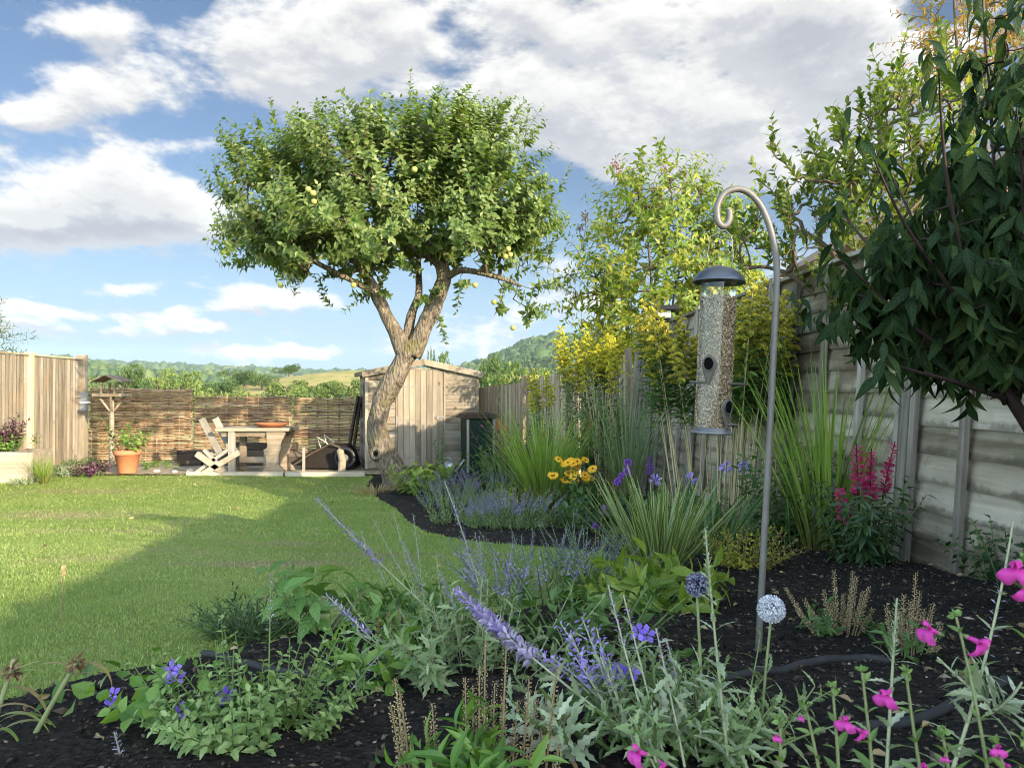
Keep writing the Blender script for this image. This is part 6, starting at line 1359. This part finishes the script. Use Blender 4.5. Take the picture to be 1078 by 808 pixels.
seedclump('upright brown seed spikes over green basal leaves on open mulch right of the feeder pole', [(880 + (x - 875) * .45, 1.95) for x, y in T_], [(x, y, 1.98 + U(-.08, .08), U(-.1, .1)) for x, y in T_], 878, 1.97, lm='mid_leaf')
T_ = [(932, 637), (945, 640), (950, 625), (957, 632), (963, 603), (967, 622), (972, 640), (982, 635), (987, 680), (926, 655), (990, 655)]
seedclump('second group of brown seed spikes, behind the pink sage flowers at right', [(955 + (x - 958) * .5, 1.72) for x, y in T_], [(x, y, 1.75 + U(-.06, .06), U(-.15, .15)) for x, y in T_], 955, 1.74, lm='mid_leaf', size=.0078)
T_ = [(416, 712), (421, 725), (412, 740), (455, 738), (449, 752), (490, 712), (498, 722), (511, 672), (505, 700), (521, 717), (533, 680), (530, 730), (545, 735), (557, 712), (565, 725), (586, 701), (575, 730), (596, 751)]
seedclump('tan seed spikes with bright green basal leaves at the bottom centre edge', [(500 + (x - 500) * .85, 1.02) for x, y in T_], [(x, y, 1.05 + U(-.05, .05), U(-.12, .12)) for x, y in T_], 510, .98, 'dry_seed_green', .0050, 90, 26, .05, u0=.15)
T_ = [(409, 643), (414, 652), (420, 640), (428, 648), (395, 640), (402, 662), (432, 665), (496, 655), (486, 650)]
seedclump('small faded tan seed spikes among the leafy green rosette left of centre', [(420 + (x - 420) * .8, 1.85) for x, y in T_], [(x, y, 1.85, U(-.1, .1)) for x, y in T_], 415, 1.86, 'dry_seed', .0075, 60, 8, .05, u0=.3)

# ------------------------------------------------------------------ left foreground
b = G(265, 1.2); t_ = thing('catmint', 'leafy pale green catmint clump at the bottom left edge', 'plant', b); st = clump(b, 74, .115, .115, .9, (-.5, .3), .5); stems_leaves(t_, st, (.0014, .0008), 'stem_green', lf(MINT, 16, .022, .1, 1, 1.05, pair=True, wid=1.1, s_end=.6), 'mint_leaf')
st = pix([(283, None, 1.2, 286, 604, 1.3, .0), (330, None, 1.15, 398, 690, 1.2, .2), (246, None, 1.2, 247, 682, 1.2, .05), (310, None, 1.2, 322, 690, 1.2, .1)]); stems_leaves(t_, st, (.0018, .001), 'stem_green', lf(LEAF, 10, .03, .1, .7, 1.1, pair=True), 'mint_leaf', sname='flower_stems', lname='flower_stem_leaves'); spikes(t_, st, 'lavender_grey', 40, .009, .62, 1, 1.1, s_end=.6, idx=[0, 1])
def cranes(label, fl, base, N=10, lm='bright_leaf'):
    b = G(*base); t_ = thing('cranesbill', label, 'plant', b, 'purple cranesbills'); st = pix([(base[0] + (x - base[0]) * .5, None, base[1], x, y, Y, .15) for x, y, Y in fl]); stems_leaves(t_, st, (.0014, .001), 'stem_green', lf(LEAF, 3, .02, .4, .8), lm)
    for x, y, Y in fl: daisy(t_, at(x, y, Y), [U(-.4, .4), -.8, .5], .0165, 5, 'cranesbill_flower', .10, wid=1.5, lift=.35)
    s2 = clump(b, N, .07, .10, .9, (-.3, .4)); q = MB(); q.stemleaves(LEAF, *s2.args(), 4, .4, 1, .04, 1.0, wid=1.5); q.build('leaves', M[lm], t_); return t_
cranes('purple cranesbill flowers left of the catmint, two highest beside the lawn edge', [(182, 704, 1.3), (188, 712, 1.3), (193, 747, 1.22), (240, 731, 1.22), (178, 708, 1.32)], (200, 1.25), 16)
cranes('pair of purple cranesbill flowers low on the mulch at the far left', [(121, 730, 1.35), (124, 745, 1.32), (118, 742, 1.33)], (128, 1.33), 6)
cranes('purple cranesbill flowers below the yellow-green peony leaves', [(680, 667, 1.32), (652, 708, 1.2), (664, 706, 1.2), (672, 664, 1.32)], (672, 1.3), 18, 'mid_leaf')
# wilted lilies
def lily(label, stem, head, leaves_, col):
    p0, p1, bw = stem; b = at(*p0); t_ = thing('wilted_lily', label, 'plant', b, 'wilted lilies'); q = MB(); a = aim(b, at(*p1), bw); P, tt = arc1(b, *a, np.linspace(0, 1, 12)); q.tube(P, np.linspace(.0052, .0036, 12), 8, .5); q.build('stem', M['olive_stem'], t_, smooth=True)
    q = MB(); N = 60; d = nrm(rng.normal(size=(N, 3)) * [1, 1, .8] + [0, 0, .1]); q.leaves(LEAF4, P[-1] + d * .006, d + [0, 0, -.3], rng.normal(size=d.shape), U(.007, .017, N), wid=.010); q.build('seed_head', M['brown_dry'], t_)
    for (u, az_, L, th, cu, w_, m_) in leaves_:
        q = MB(); pp = arc1(b, *a, np.array([u]))[0][0]; q.blades([pp], [az_], [L], [th], [cu], [w_ * .62], 10); q.build('leaf', M[m_], t_)
    return t_
lily('wilted lily with a brown seed head and hanging dry leaf at the bottom left', ((18, 812, 1.2), (82, 697, 1.22), .1), None, [(.97, -.1, .09, .9, 2.2, .013, 'wilted_leaf'), (.95, 3.3, .10, .8, 2.2, .012, 'wilted_leaf'), (.55, 2.9, .16, .4, 2.7, .016, 'wilted_leaf'), (.5, 3.4, .13, .5, 2.4, .014, 'wilted_leaf'), (.85, .3, .05, .8, 1.5, .01, 'wilted_leaf')], 0)
lily('wilting lily with yellow-green arching leaves cut by the left edge', ((-12, 790, 1.2), (14, 705, 1.22), .1), None, [(.98, .1, .055, 1.3, .5, .013, 'lily_leaf'), (.98, .5, .05, 1.0, .6, .012, 'lily_leaf'), (.98, 3.2, .05, 1.2, .5, .012, 'lily_leaf'), (.3, .2, .12, .7, 2.1, .016, 'lily_leaf'), (.4, .0, .11, .9, 1.9, .016, 'lily_leaf'), (.1, .4, .14, .5, 2.4, .016, 'lily_leaf'), (.97, 2.0, .06, .2, 2.8, .008, 'wilted_leaf'), (.2, -.4, .10, .6, 2.3, .014, 'lily_leaf')], 0)
t_ = thing('grass_stalk', 'single thin dry grass stalk standing on the sunlit lawn at left', 'grass stalk', G(68, 2.3)); st = pix([(66, None, 2.3, 69, 597, 2.3, .05)]); stems_leaves(t_, st, (.0016, .001), 'stem_brown'); spikes(t_, st, 'dry_seed', 40, .009, .86, 1, .5, tm=SEED, name='seed_head')
b = at(130, 806, 1.1); t_ = thing('sage_seedling', 'small grey sage stem with whorled buds at the bottom left of the catmint', 'plant', b); st = pix([(132, 806, 1.12, 122, 768, 1.12, .1), (210, 806, 1.12, 250, 770, 1.12, .1)]); stems_leaves(t_, st, (.0016, .001), 'stem_silver'); spikes(t_, st, 'lavender_grey', 30, .009, .3, 1, 1.1)

# ------------------------------------------------------------------ right foreground: pink sage and silver stems
t_ = thing('pink_sage', 'pink-flowered sage stems close to the viewer in the bottom right corner', 'plant', at(930, 830, .66))
YS = .66
st = pix([(1040, 830, .64, 1005, 648, .66, .12), (918, 830, YS, 906, 706, YS, .05), (882, 830, YS, 875, 722, YS, .05), (970, 830, YS, 952, 706, YS, -.05), (864, 830, YS, 846, 740, YS, .1), (821, 830, .62, 820, 758, .62, 0), (1060, 830, .6, 1047, 780, .62, 0), (1000, 830, .62, 990, 770, .62, 0), (1090, 700, .5, 1082, 590, .52, .1), (1080, 830, .62, 1076, 775, .62, .1)])
stems_leaves(t_, st, (.0017, .0011), 'olive_stem', lf(LEAF, 8, .022, .15, .9, .9, pair=True, wid=.75), 'mint_leaf', 8, 6); P, tt = st.at(1.0)
for i in range(len(P)):
    q = MB(); d = nrm(rng.normal(size=(9, 3)) + [0, 0, .8]); q.leaves(LEAF, P[i] + d * .001, d, rng.normal(size=d.shape), .0065, wid=.009); q.build('bud', M['mint_leaf'], t_)
def sageflower(par, c, d, s=1.0):
    """hooded two-lipped flower: tube, hood, broad notched lower lip"""
    d = nrm(np.asarray(d, float)); up = np.array([0, 0, 1.0]); sd = nrm(np.cross(d, up)); up = np.cross(sd, d); k = .64 * s; q = MB()
    q.tube([c, c + d * .006 * k, c + d * .012 * k, c + d * .017 * k], np.array([.0016, .0024, .0032, .0030]) * k, 8, .6, cap=False)
    h = c + d * .015 * k
    # hood: a small folded dome
    nu, nv = 7, 7; V = []
    for i in range(nu):
        u = i / (nu - 1)
        for j in range(nv):
            v = (j / (nv - 1) - .5) * 2; hw = .0048 * math.sin(pi * min(.15 + .8 * u, 1)) + .0008
            V.append(h + d * (.013 * u) + up * (.0022 + .0062 * math.sin(1.9 * u) - .0045 * abs(v) ** 1.6 * (.4 + u)) * 1.0 + sd * hw * v)
    q.add(np.array([c + (p - c) * 1.0 for p in V]) if k == 1 else h + (np.array(V) - h) * k, Q=[[i * nv + j, i * nv + j + 1, (i + 1) * nv + j + 1, (i + 1) * nv + j] for i in range(nu - 1) for j in range(nv - 1)], rnd=.35)
    # lower lip: two broad wavy lobes that bend down
    nu, nv = 8, 13; V = []; A = []
    for i in range(nu):
        u = i / (nu - 1)
        for j in range(nv):
            v = (j / (nv - 1) - .5) * 2; notch = 1 - .30 * math.exp(-(v / .16) ** 2) * u - .35 * abs(v) ** 3
            r_ = .0185 * u * notch; w_ = .0125 * v * (.22 + .95 * math.sin(pi * .5 * min(1, u * 1.25)))
            drop = .9 * u + .75 * u * u
            V.append(h - up * (.0012 + r_ * math.sin(min(drop, 1.45)) * .95) + d * r_ * math.cos(drop) + sd * w_ + d * (.0016 * math.sin(v * 7 + u * 4) * u) + up * .0018 * (1 - abs(v)) * u)
            A.append([u, v, .25 + .6 * u * (1 - .35 * abs(v))])
    q.add(h + (np.array(V) - h) * k, Q=[[i * nv + j, i * nv + j + 1, (i + 1) * nv + j + 1, (i + 1) * nv + j] for i in range(nu - 1) for j in range(nv - 1)], A=np.array(A))
    o = q.build('flower', M['magenta_flower'], par, smooth=True); q = MB(); q.tube([c - d * .006 * k, c + d * .001 * k, c + d * .004 * k], np.array([.0012, .0026, .0030]) * k, 7); q.build('calyx', M['olive_stem'], o, smooth=True)
for (x, y, Y, d, s) in [(988, 666, .66, (-1, -.2, .45), 1.15), (1014, 668, .66, (.45, -.8, -.15), 1.2), (937, 724, YS, (-.7, -.6, -.05), 1.2), (892, 753, YS, (-.6, -.7, .1), 1.0), (896, 762, YS, (.5, -.7, -.2), .8), (1072, 590, .52, (-.6, -.7, -.1), 1.3), (1076, 606, .52, (-.2, -.9, -.3), 1.2), (972, 803, .62, (-.5, -.7, .2), .9), (1046, 784, .62, (-.3, -.8, .3), .7), (1050, 797, .62, (.3, -.8, -.3), .5), (819, 772, .62, (-.5, -.7, .2), .45), (844, 752, YS, (-.6, -.6, .1), .35), (992, 793, .62, (-.4, -.8, .1), .4)]: sageflower(t_, at(x, y, Y), d, s)
t_ = thing('pink_sage', 'lone pink sage flower at the bottom edge below the mauve sage stem', 'plant', at(690, 830, .62)); st = pix([(700, 830, .62, 684, 796, .63, .1)]); stems_leaves(t_, st, (.0015, .001), 'olive_stem'); sageflower(t_, at(682, 792, .63), (-.8, -.4, .4), 1.1); sageflower(t_, at(692, 797, .63), (.5, -.8, -.2), .5)
t_ = thing('silver_sage_stem', 'curving silver-white stem with whorled buds at the right edge', 'plant', at(1000, 830, .85)); st = pix([(992, 830, .85, 1066, 545, .9, -.30), (1036, 750, .86, 1074, 716, .84, -.5), (1040, 738, .86, 985, 690, .9, -.2)])
stems_leaves(t_, st, (.0026, .0012), 'stem_silver', [lf(CUT, 14, .062, .06, .42, 1.0, wid=.85, pair=True, s_end=.5), lf(NARROW, 8, .03, .45, .85, 1.1, pair=True, wid=1.4)], 'silver_leaf', 12); spikes(t_, st, 'lavender_grey', 40, .0085, .5, 1, 1.1, name='bud_spike', idx=[0], r_off=.002)
t_ = thing('silver_sage_stem', 'straight silver-white stem with a pale bud spike among the pink sage flowers', 'plant', at(930, 830, .9)); st = pix([(930, 830, .9, 943, 629, .92, .03)]); stems_leaves(t_, st, (.0026, .0014), 'stem_silver', lf(CUT, 12, .05, .1, .66, 1.0, wid=.8, pair=True), 'silver_leaf', 10); spikes(t_, st, 'silver_leaf', 60, .0085, .66, 1, .7, tm=LEAF, name='bud_spike', s_end=.6)

# ------------------------------------------------------------------ left planter, pot plant and border
def small(name, label, c, N, rb, h, lean, leaf, leafm, cat='plant', stemM='stem_green', r=(.004, .002), curl=(-.2, .4), fl=None):
    t_ = thing(name, label, cat, c); st = clump(c, N, rb, h, lean, curl); st.base[:, 2] = c[2]; stems_leaves(t_, st, r, stemM, leaf, leafm); return t_, st
small('purple_shrub', 'dark purple shrub rising from the raised planter at the left edge', at(3, 475, 10.9), 26, .16, .48, .5, lf(LEAF, 16, .09, .25, 1, 1.0), 'purple_leaf', 'shrub')
small('leafy_shrub', 'green leafy plant low in the raised planter at the left edge', at(9, 475, 10.8), 16, .10, .25, .7, lf(LEAF, 10, .08, .2, 1, 1.0), 'bright_leaf')
small('herb_sprig', 'thin leafy sprig standing at the right end of the raised planter', at(34, 475, 10.8), 3, .04, .24, .3, lf(LEAF, 8, .07, .5, 1, 1.2), 'mid_leaf')
c_ = at(46, 505, 10.42); c_[2] = 0; tuft('sedge', 'yellow-green sedge tuft in front of the raised planter corner', 'grass clump', c_, 130, .06, .42, .45, (.2, .9), .007, 'lime_blade', 6)
c_ = at(97, 505, 11.3); c_[2] = 0; small('heuchera', 'small dark purple heuchera in the border left of the terracotta pot', c_, 30, .15, .22, .8, lf(LEAF, 6, .07, .4, 1, 1.1, wid=1.5), 'purple_leaf')
c_ = at(72, 503, 11.4); c_[2] = 0; small('grey_groundcover', 'low grey-green groundcover at the foot of the boarded fence', c_, 50, .24, .18, .9, lf(LEAF, 12, .035, .1, 1, 1.0), 'silver_leaf')
c_ = at(27, 508, 10.35); c_[2] = 0; small('silver_mat', 'pale silver mat plant on the lawn edge in front of the planter', c_, 40, .16, .12, 1.0, lf(LEAF, 10, .035, .1, 1, 1.0), 'silver_leaf')
c_ = PT + [0, 0, .31]; small('pot_plant', 'leafy yellow-green plant growing in the terracotta pot', c_, 15, .09, .42, .75, lf(LEAF4, 11, .11, .25, 1, 1.0), 'bright_leaf', stemM='stem_brown')
c_ = PT + [-.12, .02, .31]; t_ = thing('rose_stem', 'long thin leaning stem with green leaves over the left rim of the terracotta pot', 'plant', c_); st = ST(np.array([c_, c_]), np.array([pi, 2.8]), np.array([.62, .5]), np.array([.4, .7]), np.array([.2, -.2])); stems_leaves(t_, st, (.005, .003), 'stem_brown', lf(LEAF4, 14, .10, .4, 1, 1.0), 'mid_leaf')
c_ = at(158, 500, 12.4); c_[2] = .02; small('weed_patch', 'low green weeds on the sandy path before the woven hurdle', c_, 50, .4, .12, .9, lf(LEAF, 7, .05, .2, 1, 1.0), 'bright_leaf')
c_ = at(85, 500, 12.9); c_[2] = .02; small('weed_patch', 'pale weeds at the foot of the corner fence post', c_, 40, .3, .14, .9, lf(LEAF, 7, .05, .2, 1, 1.0), 'mid_leaf')
